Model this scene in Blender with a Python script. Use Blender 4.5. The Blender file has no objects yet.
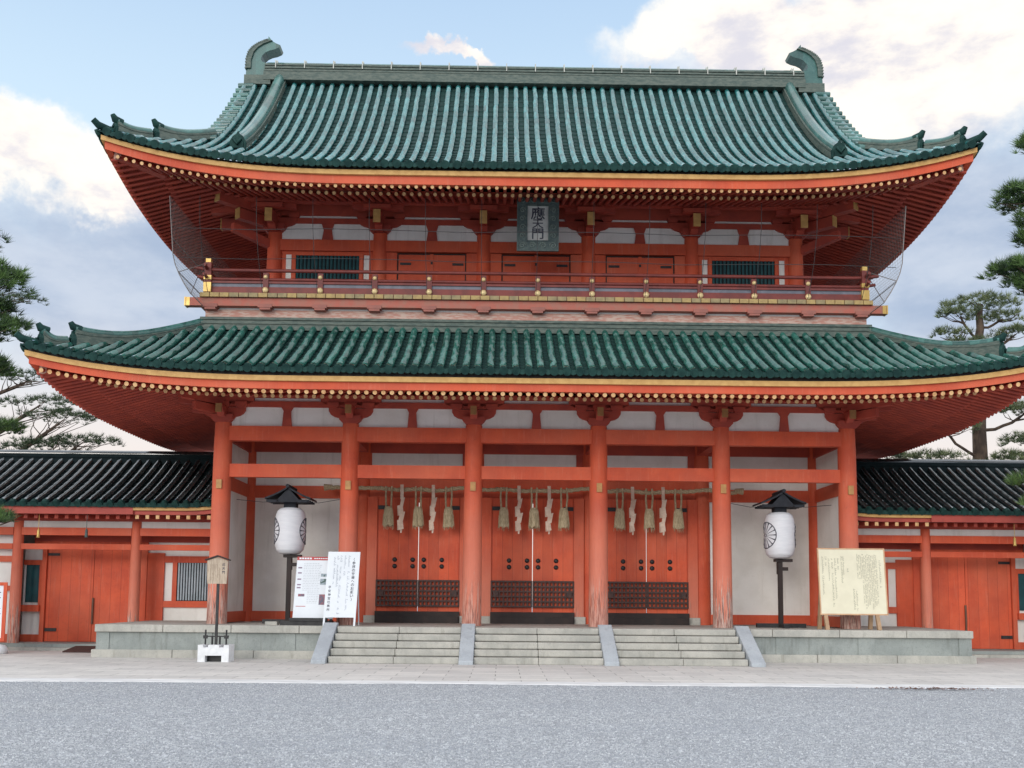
import bpy, math, random
import numpy as np
from mathutils import Vector, Matrix

random.seed(7); RNG = np.random.default_rng(7)
S = bpy.context.scene
COL = S.collection
R = math.radians

# ------------------------------------------------------------------ camera
cd = bpy.data.cameras.new('camera'); cam = bpy.data.objects.new('camera', cd); COL.objects.link(cam)
cd.sensor_width = 36; cd.lens = 36 * 1000 / 1024; cd.shift_x = -0.0039; cd.shift_y = 0.1152
cd.clip_start = 0.1; cd.clip_end = 3000
cam.matrix_world = (Matrix.Translation((-0.926, 0, 1.65)) @ Matrix.Rotation(R(-0.754), 4, 'Z')
                    @ Matrix.Rotation(R(90 + 5.5), 4, 'X') @ Matrix.Rotation(R(0.487), 4, 'Z'))
S.camera = cam
S.view_settings.view_transform = 'Standard'; S.view_settings.look = 'None'
S.view_settings.exposure = 0.33; S.view_settings.gamma = 1; S.view_settings.use_curve_mapping = False

# ------------------------------------------------------------------ world: Nishita sky under broken cloud
SUN_EL, SUN_AZ = R(15), R(203)          # behind the photographer, a little to the left
wd = bpy.data.worlds.new('World'); S.world = wd; wd.use_nodes = True
wt = wd.node_tree; wt.nodes.clear()


class NT:
    def __init__(s, t): s.t = t
    def n(s, k, **kw):
        o = s.t.nodes.new('ShaderNode' + k)
        for a, v in kw.items(): setattr(o, a, v)
        return o
    def put(s, sock, v):
        if hasattr(v, 'is_output'): s.t.links.new(v, sock)
        elif v is not None: sock.default_value = v
    def math(s, op, a, b=None, clamp=False):
        o = s.n('Math', operation=op, use_clamp=clamp); s.put(o.inputs[0], a); s.put(o.inputs[1], b); return o.outputs[0]
    def vm(s, op, a, b=None, sc=None):
        o = s.n('VectorMath', operation=op); s.put(o.inputs[0], a); s.put(o.inputs[1], b)
        if sc is not None: s.put(o.inputs['Scale'], sc)
        return o.outputs['Value' if op in ('LENGTH', 'DOT_PRODUCT', 'DISTANCE') else 'Vector']
    def mix(s, f, a, b, mode='MIX'):
        o = s.n('MixRGB', blend_type=mode); s.put(o.inputs[0], f); s.put(o.inputs[1], a); s.put(o.inputs[2], b); return o.outputs[0]
    def ramp(s, v, stops):
        o = s.n('ValToRGB'); s.put(o.inputs[0], v); e = o.color_ramp.elements
        while len(e) < len(stops): e.new(0.5)
        for i, (p, c) in enumerate(stops):
            e[i].position = p; e[i].color = (c, c, c, 1) if isinstance(c, (int, float)) else (*c, 1)
        return o.outputs[0]
    def mr(s, v, a, b, c=0.0, d=1.0, smooth=True):
        o = s.n('MapRange', interpolation_type='SMOOTHSTEP' if smooth else 'LINEAR')
        for i, q in enumerate((v, a, b, c, d)): s.put(o.inputs[i], q)
        return o.outputs[0]
    def noise(s, vec, scale, detail=4, rough=.55, dist=0.0):
        o = s.n('TexNoise'); s.put(o.inputs['Vector'], vec); s.put(o.inputs['Scale'], scale)
        s.put(o.inputs['Detail'], detail); s.put(o.inputs['Roughness'], rough); s.put(o.inputs['Distortion'], dist); return o


g = NT(wt)
wout = g.n('OutputWorld'); bg = g.n('Background'); bg.inputs['Strength'].default_value = 0.1
wt.links.new(bg.outputs[0], wout.inputs[0])
sky = g.n('TexSky', sky_type='NISHITA', sun_disc=False, sun_elevation=SUN_EL, sun_rotation=SUN_AZ, air_density=1.0, dust_density=1.5)
D = g.n('TexCoord').outputs['Generated']
nz = g.noise(D, 5.0, 7, .6)
nz2 = g.noise(g.vm('MULTIPLY', D, (1, 1, 2.2)), 9.0, 6, .6)
W1 = g.vm('ADD', D, g.vm('SCALE', g.vm('SUBTRACT', nz.outputs['Color'], (.5, .5, .5)), None, .22))


def blob(c, rx, rz, soft=.5):
    d = g.vm('LENGTH', g.vm('MULTIPLY', g.vm('SUBTRACT', W1, c), (1 / rx, .7 / rx, 1 / rz)))
    return g.mr(d, 1.4, 1.15 - soft, 0.0, 1.0)


def mx(l):
    o = l[0]
    for q in l[1:]: o = g.math('MAXIMUM', o, q)
    return o


base = g.mix(.85, sky.outputs[0], (4.2, 5.8, 7.9, 1))
base = g.mix(g.mr(g.vm('DOT_PRODUCT', D, (0, 0, 1)), .60, .36), base, (5.4, 6.9, 8.2, 1))
# grey-blue undersides of cloud
grey = mx([blob((-.33, .9, .265), .26, .085, .7), blob((.42, .86, .30), .20, .10, .7), blob((.36, .85, .37), .10, .06, .8),
           blob((0, .95, .29), .3, .09, .6)])
gcol = g.mix(g.mr(nz2.outputs[0], .3, .7), (3.45, 4.25, 5.6, 1), (5.0, 5.6, 6.6, 1))
c1 = g.mix(grey, base, gcol)
# bright cloud with lilac and cream parts
white = mx([blob((-.43, .85, .355), .13, .032, .5), blob((-.36, .87, .338), .06, .02, .5), blob((-.030, .87, .474), .05, .007, .45), blob((.225, .85, .497), .09, .030, .35),
            blob((.33, .82, .475), .15, .055, .5), blob((.45, .80, .44), .13, .05, .6), blob((.29, .84, .425), .10, .035, .6), blob((.42, .78, .50), .1, .04, .5)])
wcol = g.mix(g.mr(nz2.outputs[0], .36, .58), (6.2, 6.1, 6.7, 1), (9.6, 8.9, 7.9, 1))
c2 = g.mix(white, c1, wcol)
hz = g.mr(g.vm('DOT_PRODUCT', D, (0, 0, 1)), .27, .12)
c3 = g.mix(g.math('MULTIPLY', hz, .85), c2, (7.9, 6.9, 6.3, 1))
# the rest of the sky dome (out of frame): broken high cloud, brighter on the photographer's side
back = g.mr(g.vm('DOT_PRODUCT', D, (0, 1, 0)), .45, .1)
over = g.mr(g.vm('DOT_PRODUCT', D, (0, 0, 1)), .58, .75)
bc = g.mix(g.mr(nz.outputs[0], .42, .58), (7.0, 8.3, 10.3, 1), (13.5, 13.2, 12.9, 1))
# low down on the photographer's side trees and houses would stand before the sky: keep that band dim
bc = g.mix(g.mr(g.vm('DOT_PRODUCT', D, (0, 0, 1)), .02, .42, .55, 1.0), (1.2, 1.3, 1.4, 1), g.mix(1.0, bc, (1.12, 1.12, 1.12, 1), 'MULTIPLY'))
c4 = g.mix(g.math('MAXIMUM', back, over), c3, bc)
wt.links.new(c4, bg.inputs['Color'])

sd = bpy.data.lights.new('sun', 'SUN'); sd.energy = 1.0; sd.angle = R(25); sd.color = (1, .95, .88)
so = bpy.data.objects.new('sun', sd); COL.objects.link(so)
# sun direction from elevation/azimuth (Nishita: rotation 0 = +Y, clockwise seen from above)
sdir = Vector((math.sin(SUN_AZ) * math.cos(SUN_EL), math.cos(SUN_AZ) * math.cos(SUN_EL), math.sin(SUN_EL)))
so.rotation_euler = sdir.to_track_quat('Z', 'Y').to_euler()


# ------------------------------------------------------------------ materials
def mat(name, fn):
    m = bpy.data.materials.new(name); m.use_nodes = True
    t = m.node_tree; t.nodes.clear(); q = NT(t)
    out = q.n('OutputMaterial'); b = q.n('BsdfPrincipled'); t.links.new(b.outputs[0], out.inputs[0])
    fn(q, b); return m


def bump(q, b, h, strength=.3, dist=.02):
    o = q.n('Bump'); o.inputs['Strength'].default_value = strength; o.inputs['Distance'].default_value = dist
    q.put(o.inputs['Height'], h); q.t.links.new(o.outputs[0], b.inputs['Normal'])


def plain(name, c, c2=None, rough=.6, scale=4.0, stretch=(1, 1, 1), bmp=.15, spec=.4, metal=0.0, lo=.35, hi=.65, coord='Object'):
    def f(q, b):
        P = q.n('TexCoord').outputs[coord]
        V = q.vm('MULTIPLY', P, stretch)
        n = q.noise(V, scale, 6, .6)
        q.put(b.inputs['Base Color'], q.mix(q.mr(n.outputs[0], lo, hi), (*c, 1), (*(c2 or [x * .78 for x in c]), 1)))
        b.inputs['Roughness'].default_value = rough; b.inputs['Specular IOR Level'].default_value = spec; b.inputs['Metallic'].default_value = metal
        if bmp: bump(q, b, q.noise(V, scale * 6, 3).outputs[0], bmp, .01)
    return mat(name, f)


def red_paint(name, worn=False, tone=1.0, boards=0):
    def f(q, b):
        P = q.n('TexCoord').outputs['Object']
        oi = q.n('ObjectInfo'); P0 = P
        P = q.vm('ADD', P, q.vm('SCALE', (7.3, 3.1, 11.7), None, oi.outputs['Random']))
        n = q.noise(P, 1.3, 5, .6); st = q.noise(q.vm('MULTIPLY', P, (9, 9, .7)), 2.0, 5, .65)
        c = q.mix(q.mr(n.outputs[0], .3, .7), (.62 * tone, .100 * tone, .040 * tone, 1), (.49 * tone, .073 * tone, .033 * tone, 1))
        big = q.noise(P, .45, 3, .5); gr = q.noise(q.vm('MULTIPLY', P, (3, 3, 3)), 6.0, 6, .7)
        c = q.mix(q.math('MULTIPLY', q.mr(big.outputs[0], .42, .70), .40), c, (.60, .165, .09, 1))
        c = q.mix(q.math('MULTIPLY', q.mr(st.outputs[0], .52, .74), .38), c, (.63, .21, .13, 1))
        c = q.mix(q.math('MULTIPLY', q.mr(gr.outputs[0], .56, .72), .30), c, (.24, .045, .03, 1))
        if boards:
            x = q.n('SeparateXYZ'); q.t.links.new(P0, x.inputs[0]); fx = q.math('MULTIPLY', x.outputs[0], 1 / boards)
            wn = q.n('TexWhiteNoise', noise_dimensions='1D'); q.t.links.new(q.math('FLOOR', fx), wn.inputs['W'])
            c = q.mix(1.0, c, q.ramp(wn.outputs['Value'], [(0, .84), (1, 1.08)]), 'MULTIPLY')
            c = q.mix(q.math('MULTIPLY', q.math('LESS_THAN', q.math('FRACT', fx), .03), .6), c, (.16, .03, .02, 1))
        if worn:
            z = q.n('SeparateXYZ'); q.t.links.new(P0, z.inputs[0]); z = z.outputs[2]
            fade = q.math('MULTIPLY', q.mr(q.math('ADD', z, q.math('MULTIPLY', st.outputs[0], 2.2)), 5.4, 1.6), .72)
            c = q.mix(fade, c, (.66, .25, .17, 1))
            # bare, greyed timber in streaks near the foot
            st2 = q.noise(q.vm('MULTIPLY', P, (14, 14, .55)), 1.6, 6, .7)
            m1 = q.math('ADD', st2.outputs[0], q.mr(z, 1.75, .1, -.11, .17, False))
            m1 = q.math('MULTIPLY', q.mr(m1, .53, .60), q.mr(z, 2.0, 1.3))
            st3 = q.noise(q.vm('MULTIPLY', P, (22, 22, 1.6)), 1.5, 5, .7)
            wood = q.mix(q.mr(st3.outputs[0], .4, .6), (.56, .46, .40, 1), (.16, .09, .075, 1))
            c = q.mix(q.math('MULTIPLY', m1, q.mr(oi.outputs['Random'], 0, 1, .35, .9, False)), c, wood)
            m2 = q.math('MULTIPLY', q.mr(st3.outputs[0], .52, .66), q.mr(z, 2.1, .3))
            c = q.mix(q.math('MULTIPLY', m2, .55), c, (.10, .045, .04, 1))
        q.put(b.inputs['Base Color'], c)
        b.inputs['Roughness'].default_value = .62; b.inputs['Specular IOR Level'].default_value = .3
        bump(q, b, st.outputs[0], .2, .01)
    return mat(name, f)


def glaze(name, c, c2, rough=.22, worn=(.25, .28, .24), wornf=.35, coat=.5):
    def f(q, b):
        P = q.n('TexCoord').outputs['Object']
        n = q.noise(P, 1.1, 6, .65); n2 = q.noise(P, 7.0, 4, .6)
        col = q.mix(q.mr(n2.outputs[0], .35, .65), (*c, 1), (*c2, 1))
        col = q.mix(q.math('MULTIPLY', q.mr(n.outputs[0], .5, .72), wornf), col, (*worn, 1))
        wn = q.n('TexWhiteNoise'); q.t.links.new(q.vm('FLOOR', q.vm('MULTIPLY', P, (1 / .315, 1 / .34, .1))), wn.inputs['Vector'])
        dn = q.noise(P, .28, 4, .6)
        col = q.mix(1.0, col, q.ramp(wn.outputs['Value'], [(0, .62), (.5, 1.0), (1, 1.30)]), 'MULTIPLY')
        col = q.mix(q.math('MULTIPLY', q.mr(dn.outputs[0], .45, .7), .45), col, (c[0] * .55, c[1] * .55, c[2] * .55, 1))
        q.put(b.inputs['Base Color'], col)
        q.put(b.inputs['Roughness'], q.mr(n2.outputs[0], .2, .8, rough * .7, rough * 1.5))
        b.inputs['Coat Weight'].default_value = coat; b.inputs['Coat Roughness'].default_value = .10; b.inputs['Coat IOR'].default_value = 1.5 + .3 * (coat > .7)
        bump(q, b, n2.outputs[0], .12, .01)
    return mat(name, f)


RED = red_paint('vermilion_paint'); REDP = red_paint('vermilion_pillar_paint', True); REDD = plain('shaded_vermilion_paint', (.43, .068, .038), (.33, .052, .034), .65, 2)  # REDD: darker vermilion, shade under eaves and in porch put into the colour
BENG = plain('faded_bengara_paint', (.42, .075, .055), (.34, .06, .045), .65, 2)
BROWNRED = plain('brown_red_paint', (.22, .045, .035), (.15, .035, .03), .55, 3)
PINK = plain('worn_pink_paint', (.46, .23, .18), (.54, .40, .33), .75, 5, (1, 1, 5), lo=.42, hi=.6)
ORANGE = red_paint('orange_door_paint', False, 1.12, .31)


def plaster(q, b):
    P = q.n('TexCoord').outputs['Object']
    n = q.noise(P, .7, 6, .6); st = q.noise(q.vm('MULTIPLY', P, (2.6, 2.6, .22)), 1.7, 6, .65); sp = q.noise(P, 14, 5, .7)
    k = q.mix(q.mr(n.outputs[0], .35, .68), (.81, .795, .755, 1), (.68, .66, .61, 1))
    k = q.mix(q.math('MULTIPLY', q.mr(st.outputs[0], .52, .74), .45), k, (.52, .50, .45, 1))
    k = q.mix(q.math('MULTIPLY', q.mr(sp.outputs[0], .58, .74), .25), k, (.45, .42, .38, 1))
    q.put(b.inputs['Base Color'], k); b.inputs['Roughness'].default_value = .9
    bump(q, b, sp.outputs[0], .12, .01)


WHITE = mat('plaster_white', plaster)
GOLD = plain('ochre_paint', (.60, .36, .125), (.50, .28, .09), .6, 5)
CREAMEND = plain('cream_rafter_end', (.70, .44, .21), (.54, .29, .12), .6, 5.5, lo=.45, hi=.6)
BRASS = plain('gilt_metal', (.66, .46, .15), (.52, .34, .10), .42, 6, metal=.4)
TILE_PAN = plain('shaded_pan_tile', (.008, .031, .029), (.015, .05, .044), .7, 5, spec=.2)  # near-black green: shade between the round tiles put into the colour
TILE_UP = glaze('glazed_round_tile_upper', (.022, .135, .135), (.05, .21, .21), .12, (.09, .235, .235), .45, 1.0)
TILE_LO = glaze('glazed_round_tile_lower', (.016, .088, .070), (.03, .125, .10), .22, (.075, .15, .125), .4, .7)
GILT = plain('bright_gilt', (.85, .66, .34), (.75, .55, .26), .4, 6, metal=.2)
TILE_END = plain('dark_tile_end', (.008, .032, .029), (.018, .058, .05), .75, 5, spec=.2)  # plain dark green, darker than the round tiles
RIDGE = plain('weathered_ridge_tile', (.12, .145, .12), (.06, .09, .077), .6, 6, (1, 1, 3.0), .3)
RIDGE_GREEN = glaze('ridge_glaze', (.030, .115, .100), (.06, .16, .14), .35, (.10, .14, .115), .4, .3)
CORR_TILE = glaze('dark_corridor_tile', (.010, .015, .017), (.018, .026, .028), .13, (.08, .078, .07), .45, .9)
CORR_PAN = plain('dark_corridor_pan', (.006, .013, .015), (.012, .022, .024), .8, 4, spec=.15)


def stone(name, c, c2, stain):
    def f(q, b):
        P = q.n('TexCoord').outputs['Object']
        n = q.noise(P, 1.3, 7, .65); n2 = q.noise(P, 30, 4, .7); st = q.noise(q.vm('MULTIPLY', P, (2.2, 2.2, .35)), 2.2, 6, .7)
        k = q.mix(q.mr(n.outputs[0], .35, .65), (*c, 1), (*c2, 1))
        k = q.mix(q.math('MULTIPLY', q.mr(st.outputs[0], .52, .70), .6), k, (*stain, 1))
        k = q.mix(q.math('MULTIPLY', q.mr(n2.outputs[0], .5, .7), .35), k, (c2[0] * .55, c2[1] * .55, c2[2] * .55, 1))
        q.put(b.inputs['Base Color'], k); b.inputs['Roughness'].default_value = .82; b.inputs['Specular IOR Level'].default_value = .3
        bump(q, b, q.math('ADD', n2.outputs[0], n.outputs[0]), .35, .012)
    return mat(name, f)


STONE = stone('granite_podium', (.33, .355, .335), (.25, .275, .26), (.17, .18, .165))
STONE_L = stone('granite_light', (.48, .465, .415), (.36, .355, .32), (.24, .235, .20))
STONE_B = stone('granite_ramp', (.44, .475, .50), (.36, .39, .42), (.30, .32, .34))
BLACK = plain('black_iron', (.015, .015, .017), (.03, .03, .03), .5, 8)
DARKWOOD = plain('dark_wood', (.030, .018, .015), (.017, .011, .010), .6, 4, (1, 1, .3))
LATT = plain('lattice_wood', (.085, .04, .032), (.05, .026, .022), .6, 6)
WOOD = plain('pale_wood', (.52, .43, .33), (.36, .28, .21), .8, 6, (6, 6, .5))
PALEWOOD = plain('bleached_wood_end', (.62, .42, .33), (.50, .28, .2), .8, 5)
TEAL = plain('blue_green_bar_paint', (.015, .085, .095), (.012, .06, .07), .5, 4)
VOID = plain('dark_interior', (.012, .012, .014), None, .9, 3, bmp=0)
PAPER = plain('white_paper_lantern', (.74, .745, .77), (.68, .69, .72), .6, 3, (1, 1, 6), .1)
BOARD = plain('white_board', (.73, .77, .81), (.69, .73, .77), .45, 2, bmp=0)
CREAM = plain('cream_board', (.74, .70, .53), (.69, .65, .49), .5, 2, bmp=0)
INK = plain('black_ink', (.05, .055, .08), None, .7, 3, bmp=0)
GREYINK = plain('grey_ink', (.38, .42, .49), None, .7, 3, bmp=0)
CREAMINK = plain('faded_ink', (.34, .33, .25), None, .7, 3, bmp=0)
REDINK = plain('red_header', (.50, .07, .07), None, .6, 3, bmp=0)
PHOTO1 = plain('printed_landscape', (.30, .36, .40), (.04, .09, .07), .5, 14, bmp=0, lo=.45, hi=.55)
PHOTO2 = plain('printed_figures', (.30, .10, .12), (.12, .11, .16), .5, 18, bmp=0, lo=.45, hi=.55)
STRAW = plain('old_straw', (.52, .43, .28), (.34, .275, .165), .9, 10, (4, 4, 1), .5)
PAPERZ = plain('folded_paper', (.68, .55, .44), (.54, .40, .31), .8, 5, bmp=0)
CONC = plain('white_concrete', (.78, .79, .80), (.66, .67, .68), .85, 5, bmp=.3)
BRONZE = plain('verdigris_bronze', (.055, .085, .085), (.10, .14, .13), .5, 12, bmp=.5)
SILVER = plain('plaque_face', (.56, .56, .53), (.46, .46, .44), .6, 4)
WIRE = plain('net_wire', (.07, .065, .065), None, .9, 3, bmp=0, spec=.1)
MAT = plain('brown_mat', (.075, .035, .03), (.05, .025, .02), .9, 30)
BARK = plain('pine_bark', (.15, .105, .075), (.06, .042, .034), .95, 5, (1, 1, .4), .8)
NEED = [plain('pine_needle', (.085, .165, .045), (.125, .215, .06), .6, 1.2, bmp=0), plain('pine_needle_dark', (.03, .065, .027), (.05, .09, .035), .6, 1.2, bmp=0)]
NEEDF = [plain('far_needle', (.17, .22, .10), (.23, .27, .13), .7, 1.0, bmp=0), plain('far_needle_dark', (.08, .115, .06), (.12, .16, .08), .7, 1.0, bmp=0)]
GREYPANEL = plain('balcony_panel', (.17, .175, .21), (.12, .125, .15), .5, 3)


def gravel(q, b):
    P = q.n('TexCoord').outputs['Object']
    v = q.n('TexVoronoi'); v.inputs['Scale'].default_value = 34; q.t.links.new(P, v.inputs['Vector'])
    v2 = q.n('TexVoronoi'); v2.inputs['Scale'].default_value = 15; q.t.links.new(P, v2.inputs['Vector'])
    sp = q.n('SeparateColor'); q.t.links.new(v.outputs['Color'], sp.inputs[0])
    sp2 = q.n('SeparateColor'); q.t.links.new(v2.outputs['Color'], sp2.inputs[0])
    c = q.ramp(sp.outputs[0], [(0, (.206, .216, .232)), (.35, (.292, .305, .320)), (.72, (.358, .370, .384)), (1, (.50, .515, .53))])
    c = q.mix(q.math('MULTIPLY', q.mr(sp2.outputs[1], .72, .95), .6), c, (.62, .635, .66, 1))
    big = q.noise(q.vm('MULTIPLY', P, (.35, 1, 1)), .6, 6, .65)
    c = q.mix(q.math('MULTIPLY', q.mr(big.outputs[0], .40, .66), .5), c, (.28, .30, .33, 1))
    q.put(b.inputs['Base Color'], c); b.inputs['Roughness'].default_value = .85; b.inputs['Specular IOR Level'].default_value = .25
    bump(q, b, q.math('ADD', v.outputs['Distance'], q.math('MULTIPLY', v2.outputs['Distance'], 1.2)), .45, .02)


GRAVEL = mat('blue_grey_gravel', gravel)


def paving(q, b):
    P = q.n('TexCoord').outputs['Object']
    br = q.n('TexBrick'); q.t.links.new(P, br.inputs['Vector'])
    br.inputs['Scale'].default_value = 1.0; br.inputs['Brick Width'].default_value = 1.05; br.inputs['Row Height'].default_value = .52
    br.inputs['Mortar Size'].default_value = .012; br.inputs['Mortar Smooth'].default_value = .3
    br.inputs['Color1'].default_value = (.62, .60, .56, 1); br.inputs['Color2'].default_value = (.50, .485, .46, 1); br.inputs['Mortar'].default_value = (.22, .215, .2, 1)
    n = q.noise(P, .8, 6, .65); n2 = q.noise(P, 9, 5, .6)
    c = q.mix(q.math('MULTIPLY', q.mr(n.outputs[0], .4, .68), .5), br.outputs['Color'], (.66, .635, .60, 1))
    c = q.mix(q.math('MULTIPLY', q.mr(n2.outputs[0], .45, .7), .3), c, (.38, .37, .36, 1))
    q.put(b.inputs['Base Color'], c); b.inputs['Roughness'].default_value = .8
    bump(q, b, q.math('SUBTRACT', n2.outputs[0], br.outputs['Fac']), .3, .02)


PAVING = mat('stone_paving', paving)
CURB = plain('pale_curb_stone', (.72, .72, .71), (.56, .56, .56), .8, 1.2, (1, 3, 1))


# ------------------------------------------------------------------ mesh builder
class MB:
    def __init__(s): s.v = []; s.f = []; s.m = []; s.s = []
    def add(s, vs, fs, mi=0, sm=False):
        o = len(s.v); s.v += [tuple(p) for p in vs]
        for f in fs: s.f.append([i + o for i in f]); s.m.append(mi); s.s.append(sm)
    def box(s, x0, x1, y0, y1, z0, z1, mi=0):
        s.add([(x0, y0, z0), (x1, y0, z0), (x1, y1, z0), (x0, y1, z0), (x0, y0, z1), (x1, y0, z1), (x1, y1, z1), (x0, y1, z1)],
              [(0, 3, 2, 1), (4, 5, 6, 7), (0, 1, 5, 4), (1, 2, 6, 5), (2, 3, 7, 6), (3, 0, 4, 7)], mi)
    def prism(s, poly, ax, a0, a1, mi=0):
        n = len(poly)
        def P(u, w, a): return (a, u, w) if ax == 'x' else (u, a, w) if ax == 'y' else (u, w, a)
        s.add([P(u, w, a0) for u, w in poly] + [P(u, w, a1) for u, w in poly],
              [list(range(n))[::-1], list(range(n, 2 * n))] + [(i, (i + 1) % n, n + (i + 1) % n, n + i) for i in range(n)], mi)
    def rings(s, rings, mi=0, sm=True, caps=True, capm=None):
        n = len(rings[0]); vs = [p for r in rings for p in r]; fs = []
        for k in range(len(rings) - 1):
            for i in range(n): fs.append((k * n + i, k * n + (i + 1) % n, (k + 1) * n + (i + 1) % n, (k + 1) * n + i))
        s.add(vs, fs, mi, sm)
        if caps:
            cm = mi if capm is None else capm
            s.add(rings[0], [list(range(n))[::-1]], cm); s.add(rings[-1], [list(range(n))], mi)
    def tube(s, pts, r, n=8, mi=0, sm=True, caps=True, capm=None):
        pts = [Vector(p) for p in pts]; rs = []; up = None
        for i, p in enumerate(pts):
            a = pts[max(i - 1, 0)]; b = pts[min(i + 1, len(pts) - 1)]
            t = b - a
            if t.length < 1e-9: t = Vector((0, 1, 0))
            t.normalize()
            if up is None: up = Vector((0, 0, 1)) if abs(t.z) < .9 else Vector((0, 1, 0))
            x = t.cross(up); x.normalize(); w = x.cross(t)
            rr = r[i] if isinstance(r, (list, tuple)) else r
            rs.append([p + x * (rr * math.cos(2 * math.pi * (k + .5) / n)) + w * (rr * math.sin(2 * math.pi * (k + .5) / n)) for k in range(n)])
        s.rings(rs, mi, sm, caps, capm)
    def sweep(s, pts, w, h, mi=0):
        """rectangular section swept along pts; pts give the bottom centre; w, h numbers or lists"""
        pts = [Vector(p) for p in pts]; rs = []
        for i, p in enumerate(pts):
            t = pts[min(i + 1, len(pts) - 1)] - pts[max(i - 1, 0)]
            x = Vector((t.y, -t.x, 0)); x.normalize()
            ww = (w[i] if isinstance(w, list) else w) / 2; hh = h[i] if isinstance(h, list) else h
            rs.append([p - x * ww, p + x * ww, p + x * ww + Vector((0, 0, hh)), p - x * ww + Vector((0, 0, hh))])
        s.rings(rs, mi, False)
    def lathe(s, prof, c, n=24, mi=0, sm=True):
        s.rings([[(c[0] + r * math.cos(2 * math.pi * k / n), c[1] + r * math.sin(2 * math.pi * k / n), c[2] + z) for k in range(n)] for r, z in prof], mi, sm)
    def grid(s, rows, mi=0, sm=False):
        n = len(rows[0]); vs = [p for r in rows for p in r]
        s.add(vs, [(k * n + i, k * n + i + 1, (k + 1) * n + i + 1, (k + 1) * n + i) for k in range(len(rows) - 1) for i in range(n - 1)], mi, sm)


W = {}


def ob(name, mb, mats, parent=None, loc=None, label=None, **tags):
    me = bpy.data.meshes.new(name)
    me.from_pydata(mb.v, [], mb.f)
    for m in (mats if isinstance(mats, (list, tuple)) else [mats]): me.materials.append(m)
    me.polygons.foreach_set('material_index', mb.m); me.polygons.foreach_set('use_smooth', mb.s); me.update()
    o = bpy.data.objects.new(name, me); COL.objects.link(o)
    if loc: o.location = loc
    if parent: o.parent = parent; o.matrix_parent_inverse = W[parent.name].inverted()
    W[o.name] = Matrix.Translation(loc or (0, 0, 0))
    if label: o['label'] = label
    for k, v in tags.items(): o[k] = v
    return o


def root(name, loc, label, category, group=None):
    o = bpy.data.objects.new(name, None); COL.objects.link(o); o.location = loc; o.empty_display_size = .3
    W[o.name] = Matrix.Translation(loc); o['label'] = label; o['category'] = category
    if group: o['group'] = group
    return o


def dup(o, off, parent=None, first=True):
    c = o.copy(); COL.objects.link(c); W[c.name] = W[o.name]
    if first: c.location = Vector(o.location) + Vector(off); c.parent = o.parent if parent is None else parent
    else: c.parent = parent
    c.matrix_parent_inverse = o.matrix_parent_inverse.copy()
    for ch in list(o.children): dup(ch, None, c, False)
    return c


def bx(*a):
    m = MB()
    for q in a: m.box(*q)
    return m


GL = {}


def glyph(ch, bold=.0):
    k = (ch, bold)
    if k not in GL:
        c = bpy.data.curves.new('glyph', 'FONT'); c.body = ch; c.offset = bold; c.resolution_u = 2
        o = bpy.data.objects.new('glyph', c); COL.objects.link(o); bpy.context.view_layer.update()
        me = bpy.data.meshes.new_from_object(o.evaluated_get(bpy.context.evaluated_depsgraph_get()))
        vs = [tuple(v.co[:2]) for v in me.vertices]; fs = [list(p.vertices) for p in me.polygons]
        if vs:
            x0, x1 = min(v[0] for v in vs), max(v[0] for v in vs); y0, y1 = min(v[1] for v in vs), max(v[1] for v in vs)
            s_ = max(x1 - x0, y1 - y0, .45)
            vs = [((x - (x0 + x1) / 2) / s_, (y - (y0 + y1) / 2) / s_) for x, y in vs]
        bpy.data.objects.remove(o); bpy.data.curves.remove(c); bpy.data.meshes.remove(me)
        GL[k] = (vs, fs)
    return GL[k]


def column(mb, text, top, size, pitch, fr, bold=.0, mi=0, sx=1.0):
    """vertical writing; fr = function (u, w) -> world point on the board face; top = (u, w)"""
    for i, ch in enumerate(text):
        vs, fs = glyph(ch, bold)
        mb.add([fr(top[0] + x * size * sx, top[1] - i * pitch - size / 2 + y * size) for x, y in vs], fs, mi)


def scribble(mb, u, w0, w1, size, fr, mi=0, dens=.8):
    """small print too fine to read: a column of little broken strokes"""
    w = w0
    while w > w1:
        if random.random() < dens:
            for k in range(3):
                a = u + (-.45 + .3 * (k == 1)) * size; b = w - (.05 + .3 * k) * size
                l, h = (random.uniform(.45, .9) * size, .15 * size) if random.random() < .6 else (.15 * size, random.uniform(.3, .6) * size)
                mb.add([fr(a, b), fr(a + l, b), fr(a + l, b - h), fr(a, b - h)], [(0, 1, 2, 3)], mi)
        w -= size * 1.05


# ------------------------------------------------------------------ setting
mb = MB(); mb.add([(-1500, -600, 0), (1500, -600, 0), (1500, 2400, 0), (-1500, 2400, 0)], [(0, 1, 2, 3)])
ob('gravel_ground', mb, GRAVEL, kind='structure')
mb = MB(); n = 90
row0 = [(-40 + 80 * i / n, 19.42 + .10 * math.sin(i * .7) * math.sin(i * .23 + 1) + random.uniform(-.06, .06), .012) for i in range(n + 1)]
mb.grid([[(p[0], p[1] - .01, -.02) for p in row0], row0, [(p[0], 20.0, .012) for p in row0]])
ob('curb', mb, CURB, kind='structure')
mb = MB(); mb.add([(-40, 20.0, .012), (40, 20.0, .012), (40, 60, .012), (-40, 60, .012)], [(0, 1, 2, 3)])
ob('pavement', mb, PAVING, kind='structure')

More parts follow.
